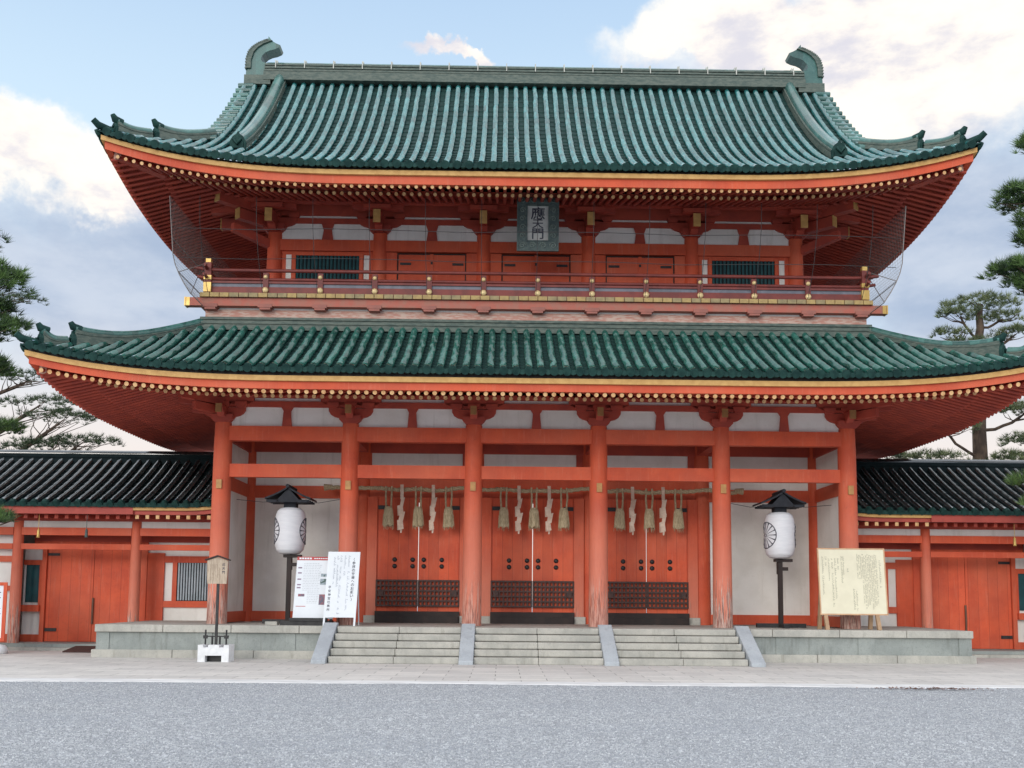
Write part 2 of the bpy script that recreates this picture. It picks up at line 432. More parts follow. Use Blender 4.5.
mb = MB()
for i in range(240):
    t = random.gauss(0, 1); x = 7.1 + .55 * t; y = 18.9 + random.gauss(0, .10) - .02 * t
    a = random.uniform(0, 6.28); r_ = random.uniform(.02, .05); dx, dy = r_ * math.cos(a), r_ * math.sin(a)
    z = .02 + random.uniform(0, .02)
    mb.add([(x - dx, y - dy, z), (x - dy * .5, y + dx * .5, z + .012), (x + dx, y + dy, z), (x + dy * .5, y - dx * .5, z + .006)], [(0, 1, 2, 3)], int(random.random() < .2))
ob('leaf_litter', mb, [plain('dead_leaf', (.22, .09, .05), (.12, .055, .035), .8, 3, bmp=0), PAPER], kind='stuff', label='thin drift of brown dead leaves at the gravel edge', category='leaf litter')

# loose stones standing up out of the gravel where the camera is close enough to see them one by one
def stones(n, y0, y1, r0, r1):
    y = RNG.uniform(y0 ** .5, y1 ** .5, n) ** 2; x = -.6 + RNG.uniform(-1, 1, n) * (y * .56 + .8)
    r = RNG.uniform(r0, r1, n) * RNG.choice([.7, 1, 1, 1.35], n); a = RNG.uniform(0, 6.28, n)
    P = []
    for k in range(5):
        t = a + k * 1.2566 + RNG.uniform(-.3, .3, n); q = r * RNG.uniform(.75, 1.2, n)
        P.append(np.stack([x + q * np.cos(t), y + q * np.sin(t), RNG.uniform(-.3, .1, n) * r], 1))
    t = a + 1.0; P.append(np.stack([x + .35 * r * np.cos(t), y + .35 * r * np.sin(t), r * RNG.uniform(.6, 1.1, n)], 1))
    P.append(np.stack([x - .35 * r * np.cos(t), y - .35 * r * np.sin(t), r * RNG.uniform(.5, 1.0, n)], 1))
    V = np.stack(P, 1)
    F = np.array([[0, 1, 5], [1, 2, 5], [2, 6, 5], [2, 3, 6], [3, 4, 6], [4, 5, 6], [4, 0, 5]])
    return V.reshape(-1, 3), (F[None] + (np.arange(n) * 7)[:, None, None]).reshape(-1, 3), np.repeat(RNG.random(n) ** 1.3, 7)


V_, F_, A_ = stones(150000, 9.2, 19.3, .006, .013)
me = bpy.data.meshes.new('loose_gravel'); me.vertices.add(len(V_)); me.vertices.foreach_set('co', V_.ravel())
me.loops.add(F_.size); me.loops.foreach_set('vertex_index', F_.ravel().astype(np.int32))
me.polygons.add(len(F_)); me.polygons.foreach_set('loop_start', (np.arange(len(F_)) * 3).astype(np.int32)); me.update(calc_edges=True)
at_ = me.attributes.new('tone', 'FLOAT', 'POINT'); at_.data.foreach_set('value', A_.astype(np.float32))


def stone_m(q, b):
    a = q.n('Attribute', attribute_name='tone')
    q.put(b.inputs['Base Color'], q.ramp(a.outputs['Fac'], [(0, (.222, .232, .248)), (.45, (.314, .328, .342)), (.8, (.388, .400, .414)), (1, (.54, .555, .57))])); b.inputs['Roughness'].default_value = .85


me.materials.append(mat('gravel_stone', stone_m))
o = bpy.data.objects.new('loose_gravel', me); COL.objects.link(o); o['kind'] = 'stuff'; o['label'] = 'blue-grey gravel stones covering the forecourt'; o['category'] = 'gravel'

# ------------------------------------------------------------------ stone podium with three flights of steps
PZ = .88
pod = root('stone_podium', (0, 27, 0), 'grey granite platform under the big gate with steps up its front', 'platform')
m = MB(); m.box(-11.6, 11.6, 26.78, 36.4, .22, .68)
for i in range(-5, 6):
    if 5.6 < abs(i * 2.2) < 10: m.box(i * 2.2 - .22, i * 2.2 + .22, 26.755, 26.9, .22, .68)
for sx in (-1, 1): m.box(sx * 11.45 - .17, sx * 11.45 + .17, 26.75, 27.1, .221, .679)
ob('podium_wall', m, STONE, pod)
m = MB(); x = -11.65
for i in range(13):
    w_ = 23.3 / 13; m.box(x + .006, x + w_ - .006, 26.68, 28.2, .68, PZ + random.uniform(-.003, 0)); x += w_
m.box(-11.65, 11.65, 28.205, 36.6, .68, PZ)
ob('coping', m, STONE_L, pod)
m = MB(); x = -11.72
for i in range(11):
    w_ = 23.44 / 11; m.box(x + .006, x + w_ - .006, 26.68, 27.2, 0, .22); x += w_
ob('plinth', m, STONE_L, pod)
for k in range(5):
    m = MB(); y0 = 25.05 + .33 * k
    for a in (-3.6, 0, 3.6):
        for j in range(2): m.box(a - 1.62 + 1.62 * j + .004, a + 1.62 * j - .004, y0, 26.68, .176 * k + .012, .176 * (k + 1) - (.004 if k == 4 else 0))
    ob('step', m, STONE_L, pod)
for a in (-5.42, -1.8, 1.8, 5.42):
    m = MB(); m.prism([(24.82, 0.0), (24.82, .10), (26.55, PZ + .09), (26.72, PZ + .09), (26.72, 0)], 'x', a - .18, a + .18)
    ob('stair_kerb', m, STONE_B, pod)

for o in pod.children:
    if o.name.split('.')[0] in ('step', 'coping', 'stair_kerb', 'plinth'):
        bv = o.modifiers.new('worn_edge', 'BEVEL'); bv.width = .018; bv.segments = 2; bv.limit_method = 'ANGLE'

# ------------------------------------------------------------------ the gate
YC = 31.5
gate = root('temple_gate', (0, YC, PZ), 'two-storey vermilion temple gate with double green tiled roofs', 'gate')


class Roof:
    def __init__(s, hx, y0, z0, prof, L, c0, p, Smax, gx=None):
        s.hx, s.y0, s.hy, s.z0, s.prof, s.L, s.c0, s.p, s.S, s.gx = hx, y0, YC - y0, z0, prof, L, c0, p, Smax, gx
    def lift(s, c, t=0.0): return s.L * max(0, 1 - max(c, 0) / s.c0) ** s.p * max(0, 1 - t / s.S)
    def z(s, t, c): return s.z0 + s.prof(t) + s.lift(c, t)
    def half(s, k): return s.hx if k < 2 else s.hy
    def pt(s, k, u, t, z):
        if k == 0: return (u, s.y0 + t, z)
        if k == 1: return (-u, 2 * YC - s.y0 - t, z)
        if k == 2: return (s.hx - t, YC + u, z)
        return (-(s.hx - t), YC - u, z)
    def send(s, k, u):
        c = s.half(k) - abs(u)
        if s.gx is None: return min(s.S, c)
        if k < 2: return s.S if abs(u) <= s.gx else c
        return min(s.hx - s.gx, c)


def build_roof(rf, name, rmat, parent, pitch=.315):
    m = MB()
    for k in range(4):
        H = rf.half(k)
        # pan tiles in courses
        segs = []
        if rf.gx is not None and k < 2: segs = [(-H, -rf.gx - .001), (-rf.gx, rf.gx), (rf.gx + .001, H)]
        else: segs = [(-H, H)]
        for a, b in segs:
            nu = max(4, int((b - a) / .45)); cols = []
            us = [a + (b - a) * i / nu for i in range(nu + 1)]
            e = max(.01, max(rf.send(k, u) for u in us)); nc = max(2, int(e / .26))
            for u in us:
                se = max(rf.send(k, u), .004); c = H - abs(u); col = []
                for i in range(nc):
                    t0, t1 = se * i / nc, se * (i + 1) / nc
                    col += [rf.pt(k, u, t0 - .0, rf.z(t0, c) + .01), rf.pt(k, u, t1, rf.z(t1, c) - .03)]
                cols.append(col)
            m.grid(cols, 0)
        nr = int(2 * H / pitch); off = (2 * H - (nr - 1) * pitch) / 2
        for i in range(nr):
            u = -H + off + i * pitch; c = H - abs(u); se = rf.send(k, u)
            if se > .2:
                pts, rs = [], []; nt = max(1, int(se / .34)); jit = random.uniform(-.012, .012)
                for j in range(nt):
                    t0, t1 = se * j / nt, se * (j + 1) / nt
                    jj = jit + random.uniform(-.006, .006)
                    pts += [rf.pt(k, u + jj, t0 + .002, rf.z(t0, c) + .062), rf.pt(k, u + jj, t1 - .002, rf.z(t1, c) + .056)]; rs += [.094, .087] if rf.gx is None else [.083, .075]
                m.tube(pts, rs, 8, 1, True, False)
            zz = rf.z(0, c)
            m.tube([rf.pt(k, u, -.07, zz + .005), rf.pt(k, u, .03, zz + .05)], .108, 10, 2, False)
            if i < nr - 1:
                u2 = u + pitch / 2; c2 = H - abs(u2); z2 = rf.z(0, c2)
                q = [(-.1, -.01), (-.05, -.055), (0, -.07), (.05, -.055), (.1, -.01)]
                lo = [rf.pt(k, u2 + a_, -.045, z2 + b_) for a_, b_ in q]; hi = [rf.pt(k, u2 + a_, -.045, z2 + .05) for a_, b_ in q]
                lo2 = [rf.pt(k, u2 + a_, .04, z2 + b_) for a_, b_ in q]
                m.grid([hi, lo, lo2], 2)
    return ob(name, m, [TILE_PAN, rmat, TILE_END], parent)


def eave_board(rf, parent, name, zt, zb, s0, s1, mt):
    m = MB()
    for k in range(4):
        H = rf.half(k); nu = 48; rings = []
        for i in range(nu + 1):
            f = -1 + 2 * i / nu; r = []
            for t, z in ((s0, zt), (s0, zb), (s1, zb), (s1, zt)):
                u = f * (H - t); c = (H - s0) * (1 - abs(f)) + s0 * 0
                r.append(rf.pt(k, u, t, z + rf.lift(c)))
            rings.append(r)
        m.rings(rings, 0, False)
    return ob(name, m, mt, parent)


def soffit(rf, parent, sections):
    m = MB()
    for z0, sl, s0, s1 in sections:
        for k in range(4):
            H = rf.half(k); nu = 40; cols = []
            for i in range(nu + 1):
                f = -1 + 2 * i / nu; col = []
                for t in np.linspace(s0, s1, 5):
                    u = f * (H - t); c = (H - s0) * (1 - abs(f))
                    col.append(rf.pt(k, u, t, z0 + sl * (t - s0) + rf.lift(c) * max(0, 1 - (t - s0) / 4.5)))
                cols.append(col)
            m.grid(cols, 0)
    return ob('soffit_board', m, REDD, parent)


def rafters(rf, parent, tiers, keep=0):
    rest = MB(); singles = []
    for ti, (z0, sl, s0, s1, r) in enumerate(tiers):
        for k in range(4):
            H = rf.half(k); sp = .212; nn = int(2 * (H - s0 - .1) / sp); off = -(nn - 1) * sp / 2
            for i in range(nn):
                u = off + i * sp; c = H - abs(u); se = min(s1, c - .06)
                if se < s0 + .05: continue
                P = []
                for t in (s0, (s0 + se) / 2, se):
                    P.append(rf.pt(k, u, t, z0 + sl * (t - s0) + rf.lift(c) * max(0, 1 - (t - s0) / 4.5)))
                if ti == 0 and k == 0 and keep and len(singles) < keep and abs(u) < keep * sp / 2:
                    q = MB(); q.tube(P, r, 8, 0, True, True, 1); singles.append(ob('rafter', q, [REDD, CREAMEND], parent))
                else: rest.tube(P, r, 6 if k else 8, 0, True, True, 1)
        for sx in (-1, 1):
            for sy in (-1, 1):
                a = (sx * (rf.hx - s0 - .22), YC + sy * (rf.hy - s0 - .22), z0 - .02 + rf.lift(0)); t = s1
                b = (sx * (rf.hx - t), YC + sy * (rf.hy - t), z0 + sl * (t - s0) + rf.lift(t) * max(0, 1 - (t - s0) / 4.5))
                rest.sweep([Vector(a) - Vector((0, 0, .12)), Vector(b) - Vector((0, 0, .12))], .24, .26, 0)
                d = (Vector(a) - Vector(b)).normalized(); rest.sweep([Vector(a) + d * .10 - Vector((0, 0, .11)), Vector(a) + d * .002 - Vector((0, 0, .115))], [.2, .24], [.2, .25], 2)
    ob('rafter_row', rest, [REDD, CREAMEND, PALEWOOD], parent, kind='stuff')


def ogre(m, x, y, z, ang, sc=1.0, mi=0):
    """ridge end tile: a slab with rounded shoulders, horns and a boss"""
    c, s_ = math.cos(ang), math.sin(ang)
    out = [(-.24, 0), (.24, 0), (.25, .26), (.16, .42), (.05, .50), (0, .60), (-.05, .50), (-.16, .42), (-.25, .26)]
    def P(u, d, w): return (x + (u * -s_ + d * c) * sc, y + (u * c + d * s_) * sc, z + w * sc)
    n = len(out)
    for d0, d1, k in ((0, .12, 1.0), (.12, .17, .72)):
        m.add([P(u * k, d0, w * k + .06 * (1 - k)) for u, w in out] + [P(u * k, d1, w * k + .06 * (1 - k)) for u, w in out],
              [list(range(n))[::-1], list(range(n, 2 * n))] + [(i, (i + 1) % n, n + (i + 1) % n, n + i) for i in range(n)], mi)
    m.tube([P(-.13, .2, .30), P(0, .22, .12), P(.13, .2, .30)], .045 * sc, 6, mi)


def hips(rf, parent, stop, mid, h1=.34, u1=.26):
    for sx in (-1, 1):
        for sy in (-1, 1):
            m = MB()
            def P(t, dz): return Vector((sx * (rf.hx - t), YC + sy * (rf.hy - t), rf.z(t, t) + dz))
            ang = math.atan2(sy, sx)
            for a, b, h, up in ((stop, mid, h1, u1), (mid - .12, .36, h1 * .85, u1 * .8)):
                T = np.linspace(a, b, 12)
                ptsb, hs, cap = [], [], []
                for i, t in enumerate(T):
                    e = max(0, (i / 11 - .35) / .65) ** 2.2 * up
                    ptsb.append(P(t, .02)); hs.append(h + e * .75); cap.append(P(t, h + .06 + e * .75))
                m.sweep(ptsb, .30, [q * .45 for q in hs], 0)
                m.sweep([p + Vector((0, 0, q * .45)) for p, q in zip(ptsb, hs)], .25, [q * .3 for q in hs], 0)
                m.sweep([p + Vector((0, 0, q * .75)) for p, q in zip(ptsb, hs)], .28, [q * .25 for q in hs], 0)
                m.tube(cap, .105, 8, 1)
                e_ = P(b, .0); ogre(m, e_.x, e_.y, e_.z + .02, ang, .66 if a == stop else .58, 2)
                tip = cap[-1]; d = Vector((sx, sy, 0)).normalized()
                m.tube([tip - d * .15, tip + d * .05 + Vector((0, 0, .05)), tip + d * .12 + Vector((0, 0, .16))], [.11, .10, .06], 8, 2)
            z0 = P(.22, 0); d = Vector((sx, sy, 0)).normalized()
            m.tube([z0 - d * .1 + Vector((0, 0, .07)), z0 + d * .28 + Vector((0, 0, .12)), z0 + d * .42 + Vector((0, 0, .22))], [.10, .095, .08], 9, 2, True)
            ob('hip_ridge', m, [RIDGE, RIDGE_GREEN, TILE_END], parent)


# ---- lower roof
RL = Roof(12.85, 24.3, 7.22, lambda t: .45 * t + .033 * t * t, .57, 7.2, 3.0, 3.45)
lroof = build_roof(RL, 'lower_roof', TILE_LO, gate)
hips(RL, lroof, 3.4, .92, .15, .36)
m = MB()
for (w0, z0, z1) in ((.0, 9.08, 9.2), (.05, 9.2, 9.26), (.02, 9.26, 9.33), (.06, 9.33, 9.38), (.02, 9.38, 9.45)):
    x, ya, yb = 9.5 - w0, 27.55 + w0, 2 * YC - 27.55 - w0
    m.box(-x, x, ya, ya + .3, z0, z1); m.box(-x, x, yb - .3, yb, z0, z1)
    for sx in (-1, 1): m.box(sx * x - (.3 if sx > 0 else 0), sx * x + (0 if sx > 0 else .3), ya + .3, yb - .3, z0, z1)
ob('flashing_ridge', m, RIDGE, lroof)
eave_board(RL, lroof, 'eave_board', 7.085, 6.955, .08, .2, GOLD)
eave_board(RL, lroof, 'eave_beam', 6.953, 6.765, .16, .30, RED)
eave_board(RL, lroof, 'eave_gap_strip', 7.19, 7.087, .14, .3, DARKWOOD)  # dark strip standing in for the shaded gap under the tile edge
soffit(RL, lroof, [(6.785, .28, .28, 1.3), (6.87, .30, 1.2, 3.9)])
rafters(RL, gate, [(6.71, .28, .22, 1.3, .057), (6.79, .30, 1.2, 3.9, .055)], 98)

# ---- upper roof
RU = Roof(11.62, 25.2, 12.89, lambda t: .50 * t + .0610 * t * t, .85, 6.9, 2.6, 6.3, 9.5)
uroof = build_roof(RU, 'upper_roof', TILE_UP, gate)
hips(RU, uroof, 2.35, 1.15, .20, .22)
eave_board(RU, uroof, 'eave_board', 12.785, 12.66, .08, .2, GOLD)
eave_board(RU, uroof, 'eave_beam', 12.658, 12.44, .16, .30, RED)
eave_board(RU, uroof, 'eave_gap_strip', 12.86, 12.787, .14, .3, DARKWOOD)  # same dark strip, in place of the shade beneath the upper tiles
soffit(RU, uroof, [(12.48, .34, .28, 1.4), (12.71, .30, 1.25, 4.4)])
rafters(RU, gate, [(12.40, .34, .22, 1.35, .048), (12.625, .30, 1.25, 4.4, .052)])
# main ridge
m = MB(); zr = RU.z(6.3, 20)
for w_, a, b in ((.42, -.12, .16), (.33, .16, .20), (.37, .20, .26), (.32, .26, .30), (.36, .30, .36), (.31, .36, .40), (.35, .40, .46)):
    m.box(-8.75 - w_ * .2, 8.75 + w_ * .2, YC - w_, YC + w_, zr + a, zr + b, 0)
m.tube([(-8.8, YC, zr + .50), (8.8, YC, zr + .50)], .16, 10, 1)
for i in range(-9, 10):
    m.box(i * .94 - .014, i * .94 + .014, YC - .385, YC + .385, zr + .30, zr + .56, 2); m.box(i * .94 - .014, i * .94 + .014, YC - .17, YC + .17, zr + .561, zr + .668, 2)
ob('main_ridge', m, [RIDGE, RIDGE_GREEN, plain('pale_mortar', (.60, .60, .54), None, .8, 4)], uroof)
FIN = [(0, 0), (.02, .35), (.03, .67), (.10, .92), (.23, 1.08), (.40, 1.20), (.58, 1.28), (.70, 1.32), (.71, 1.47), (.78, 1.38), (.84, 1.30), (.96, 1.23), (1.10, 1.17),
       (1.06, 1.09), (.92, 1.02), (.76, .98), (.62, .91), (.52, .80), (.48, .68), (.54, .58), (.78, .52), (.82, .3), (.82, 0)]
for sx in (-1, 1):
    m = MB(); x0 = sx * 9.46; zb = zr - .02
    poly = [(x0 - sx * u, zb + w) for u, w in FIN]
    m.prism(poly, 'y', YC - .24, YC + .24, 0)
    edge = FIN[1:8]
    rib = [(x0 - sx * u, zb + w) for u, w in edge] + [(x0 - sx * (u + .15), zb + w - (.02 if i else 0)) for i, (u, w) in reversed(list(enumerate(edge)))]
    m.prism(rib, 'y', YC - .30, YC + .30, 1)
    for i in range(20):
        t = i / 19 * (len(edge) - 1); j = min(int(t), len(edge) - 2); f_ = t - j
        u = edge[j][0] * (1 - f_) + edge[j + 1][0] * f_; w = edge[j][1] * (1 - f_) + edge[j + 1][1] * f_
        m.tube([(x0 - sx * (u - .01), YC - .31, zb + w), (x0 - sx * (u - .01), YC + .31, zb + w)], .032, 6, 1)
    m.box(min(x0, x0 - sx * .85), max(x0, x0 - sx * .85), YC - .4, YC + .4, zb - .25, zb + .06, 1)
    ob('ridge_finial', m, [RIDGE_GREEN, RIDGE], uroof)
# descending ridges on the gable ends, verge tiles, gables
for sx in (-1, 1):
    for k in (0, 1):
        m = MB(); T = np.linspace(6.05, 1.45, 18); X = sx * 8.32
        def PT(t, dz): p = RU.pt(k, X if k == 0 else -X, t, RU.z(t, RU.hx - abs(X)) + dz); return Vector(p)
        m.sweep([PT(t, .02) for t in T], .40, .17, 0); m.sweep([PT(t, .19) for t in T], .34, .06, 0); m.sweep([PT(t, .25) for t in T], .40, .05, 0)
        m.tube([PT(t, .31) for t in T], .165, 10, 1)
        e_ = PT(1.45, 0); ogre(m, e_.x, e_.y, e_.z + .02, -math.pi / 2 if k == 0 else math.pi / 2, .88, 2)
        ob('descending_ridge', m, [RIDGE, RIDGE_GREEN, TILE_END], uroof)
    for k in (0, 1):
        m = MB()
        for t in np.arange(2.2, 6.2, .27):
            p = Vector(RU.pt(k, sx * 9.5 if k == 0 else -sx * 9.5, t, RU.z(t, 2.1) + .05))
            m.tube([p + Vector((-sx * .35, 0, .02)), p + Vector((sx * .14, 0, 0))], .105, 8, 0, True)
        ob('verge_tile', m, RIDGE_GREEN, uroof)
    m = MB()
    for k in (0, 1):
        T = np.linspace(2.0, 6.29, 14); rings = []
        for t in T:
            p = Vector(RU.pt(k, sx * 9.3 if k == 0 else -sx * 9.3, t, RU.z(t, 2.2) - .06))
            rings.append([p + Vector((-.05, 0, 0)), p + Vector((.05, 0, 0)), p + Vector((.05, 0, -.5)), p + Vector((-.05, 0, -.5))])
        m.rings(rings, 0, False)
    ob('barge_board', m, RED, uroof)
    m = MB(); pts = [(RU.pt(0, 0, t, 0)[1], RU.z(t, 2.6) - .2) for t in np.linspace(2.6, 6.29, 10)]
    pts += [(2 * YC - y, z) for y, z in reversed(pts)]
    m.prism(pts, 'x', sx * 8.75 - .05, sx * 8.75 + .05)
    ob('gable_wall', m, REDD, uroof)

# ---- pillars of the ground storey
PX = (-8.82, -5.24, -1.765, 1.765, 5.24, 8.82)
m = MB(); m.lathe([(.275, 0), (.27, .6), (.262, 2.5), (.25, 5.0), (.235, 5.62)], (0, 0, 0), 20)
p0 = ob('pillar', m, REDP, gate, (PX[0], 28, PZ)); p1 = None
for Y in (28, 30.9, 35):
    for x in PX:
        if (x, Y) != (PX[0], 28):
            q = dup(p0, (x - PX[0], Y - 28, 0)); q.rotation_euler.z = random.uniform(0, 6.28)
            if Y > 28:
                if p1 is None: p1 = q.data.copy(); p1.materials.clear(); p1.materials.append(RED)
                q.data = p1
# front and back tie beams between the pillars
for Y in (28, 35):
    for i in range(5):
        a, b = PX[i] + .19, PX[i + 1] - .19
        for z0, z1, d in ((4.97, 5.34, .10), (6.0, 6.41, .13)):
            ob('tie_beam', bx((a, b, Y - d, Y + d, z0, z1)), RED, gate)
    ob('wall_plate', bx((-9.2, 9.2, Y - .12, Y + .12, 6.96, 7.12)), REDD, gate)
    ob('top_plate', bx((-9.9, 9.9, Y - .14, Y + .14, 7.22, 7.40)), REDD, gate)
    for i in range(5):
        ob('wall_panel', bx((PX[i] + .1, PX[i + 1] - .1, Y - .03, Y + .03, 6.41, 6.96), (PX[i] + .1, PX[i + 1] - .1, Y - .03, Y + .03, 7.121, 7.22)), WHITE, gate)
        xm = (PX[i] + PX[i + 1]) / 2
        m = MB(); m.prism([(xm - .135, 6.41), (xm + .135, 6.41), (xm + .10, 6.85), (xm + .17, 6.96), (xm - .17, 6.96), (xm - .10, 6.85)], 'y', Y - .11, Y + .11)
        ob('strut', m, REDD, gate)
for X in (PX[0], PX[5]):
    for a, b in ((28.2, 30.7), (31.1, 34.8)):
        ob('tie_beam', bx((X - .1, X + .1, a, b, 4.67, 5.05)), RED, gate); ob('tie_beam', bx((X - .12, X + .12, a, b, 6.05, 6.5)), REDD, gate)
        ob('base_beam', bx((X - .12, X + .12, a, b, PZ + .02, 1.2)), RED, gate)
        ob('wall_panel', bx((X - .04, X + .04, a, b, 1.2, 4.67), (X - .04, X + .04, a, b, 5.05, 6.05), (X - .04, X + .04, a, b, 6.5, 7.3)), WHITE, gate)
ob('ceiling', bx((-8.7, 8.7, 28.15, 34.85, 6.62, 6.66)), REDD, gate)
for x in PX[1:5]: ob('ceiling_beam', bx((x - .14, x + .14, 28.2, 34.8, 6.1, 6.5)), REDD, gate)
# brackets on the front and back pillars
m = MB()
m.prism([(-.20, 0), (.20, 0), (.30, .10), (.30, .22), (-.30, .22), (-.30, .10)], 'y', -.27, .27)
arm = [(-.62, .44), (-.62, .36), (-.56, .26), (-.46, .20), (-.34, .17), (-.3, .11), (.3, .11), (.34, .17), (.46, .20), (.56, .26), (.62, .36), (.62, .44)]
m.prism(arm, 'y', -.115, .115)
for q in (-.5, 0, .5): m.prism([(q - .12, .44), (q + .12, .44), (q + .17, .51), (q + .17, .60), (q - .17, .60), (q - .17, .51)], 'y', -.17, .17)
m.prism([(-.55, .44), (-.55, .36), (-.4, .22), (-.3, .14), (.3, .14), (.4, .22), (.55, .36), (.55, .44)], 'x', -.1, .1)
m.prism([(-.85, .62), (-.85, .74), (.85, .74), (.85, .62), (.7, .54), (-.7, .54)], 'y', -.12, .12)
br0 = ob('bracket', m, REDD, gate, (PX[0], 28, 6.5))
brs = [br0] + [dup(br0, (x - PX[0], Y - 28, 0)) for Y in (28, 35) for x in PX if (x, Y) != (PX[0], 28)]
m = MB(); m.box(-.085, .085, -.60, -.55, .22, .46)
for b_ in brs[:1]:
    bp = ob('bracket_plate', m, plain('dull_gilt', (.34, .17, .06), None, .5, 5), b_, None)
    bp.matrix_parent_inverse = Matrix.Identity(4)
for b_ in brs[1:6]:
    c = bp.copy(); COL.objects.link(c); c.parent = b_
# corner bracket arms reaching outwards
for sx in (-1, 1):
    m = MB()
    for k, (l, z) in enumerate(((.9, 6.72), (1.3, 6.98))):
        m.sweep([(sx * 8.8, 28, z), (sx * (8.8 + l * .75), 28 - l * .75, z + .06)], .2, .22)
        m.prism([(sx * 8.8, z), (sx * (8.8 + l), z + .08), (sx * (8.8 + l), z + .2), (sx * 8.8, z + .24)], 'y', 27.9, 28.1)
    ob('corner_bracket', m, REDD, gate)
# gilt nail-head covers on the front pillars
for x in PX: ob('nail_cover', bx((x - .075, x + .075, 27.70, 27.76, 4.62, 4.87)), plain('gilt_cover', (.50, .27, .09), (.40, .2, .07), .5, 5) if x == PX[0] else bpy.data.materials['gilt_cover'], gate)

# ---- middle row: walls, lintels, three doors
Y = 30.9
for i in range(5):
    a, b = PX[i] + .2, PX[i + 1] - .2; door = 1 <= i <= 3
    ob('lintel', bx((a, b, Y - .14, Y + .14, 4.72, 5.34) if door else (a, b, Y - .12, Y + .12, 4.67, 5.05)), RED, gate)
    ob('top_beam', bx((a, b, Y - .14, Y + .14, 6.1, 6.62)), REDD, gate)
    if door:
        ob('wall_panel', bx((a, b, Y - .05, Y + .05, 5.34, 6.1)), WHITE, gate)
        ob('frieze_post', bx((b - .22, b + .02, Y - .1, Y + .1, 5.342, 6.098)), REDD, gate)
        xm = (PX[i] + PX[i + 1]) / 2
        for sx in (-1, 1):
            ob('door_post', bx((xm + sx * 1.42 - .15, xm + sx * 1.42 + .15, Y - .26, Y + .1, PZ + .22, 4.72)), REDP, gate)
            ob('stone_block', bx((xm + sx * 1.42 - .2, xm + sx * 1.42 + .2, Y - .32, Y + .14, PZ, PZ + .218)), STONE_L, gate)
            a2, b2 = sorted((xm + sx * 1.57, PX[i + (sx > 0)] - sx * .2)); ob('side_panel', bx((a2, b2, Y - .08, Y + .02, PZ + .2, 4.72)), RED, gate)
    else:
        ob('wall_panel', bx((a, b, Y - .05, Y + .05, 5.05, 6.1), (a, b, Y - .05, Y + .05, 1.2, 4.67)), WHITE, gate)
        ob('base_beam', bx((a, b, Y - .12, Y + .12, PZ + .02, 1.2)), RED, gate)
d0 = ob('door', bx((-1.30, -.012, Y - .20, Y - .12, 1.20, 4.72), (.012, 1.30, Y - .20, Y - .12, 1.20, 4.72)), ORANGE, gate)
st = []
for x in (-.72, -.17, .17, .72):
    for z in (2.60, 2.80):
        m = MB(); m.rings([[(x + r * math.cos(k * math.pi / 6), Y - .20 - d, z + r * math.sin(k * math.pi / 6)) for k in range(12)] for r, d in ((.072, 0), (.07, .03), (.045, .055), (.01, .062))], 0, True)
        ob('stud', m, BLACK, d0)
for sx in (-1, 1): ob('hinge', bx((sx * 1.1 - .15, sx * 1.1 + .15, Y - .235, Y - .20, 4.34, 4.46)), BLACK, d0)
m = MB()
for sx in (-1, 1):
    a, b = sorted((sx * .03, sx * 1.25)); y1, y0 = Y - .22, Y - .28
    for i in range(11): x = a + (b - a) * i / 10; m.box(x - .026, x + .026, y0, y1, 1.38, 2.18)
    for j in range(6): z = 1.4 + .76 * j / 5; m.box(a, b, y0 - .02, y1 - .005, z - .026, z + .026)
    
    x = sx * 1.12; m.box(x - .08, x + .08, y0 - .04, y0, 1.68, 1.85)
ob('lattice', m, LATT, d0)
ob('threshold', bx((-1.28, 1.28, Y - .36, Y - .08, PZ + .002, 1.23), (-1.25, 1.25, Y - .5, Y - .37, PZ + .003, 1.08)), DARKWOOD, d0)
dup(d0, (-3.5025, 0, 0)); dup(d0, (3.5025, 0, 0))

# ---- upper storey
UX = (-7.85, -4.69, -1.575, 1.575, 4.69, 7.85); UY = 29.3; UB = 2 * YC - UY
m = MB(); m.lathe([(.235, 0), (.23, 1.5), (.215, 2.45)], (0, 0, 0), 18)
u0 = ob('upper_pillar', m, RED, gate, (UX[0], UY, 10.1))
for y in (UY, UB):
    for x in UX:
        if (x, y) != (UX[0], UY): dup(u0, (x - UX[0], y - UY, 0))
for x in (UX[0], UX[5]): dup(u0, (x - UX[0], YC - UY, 0))
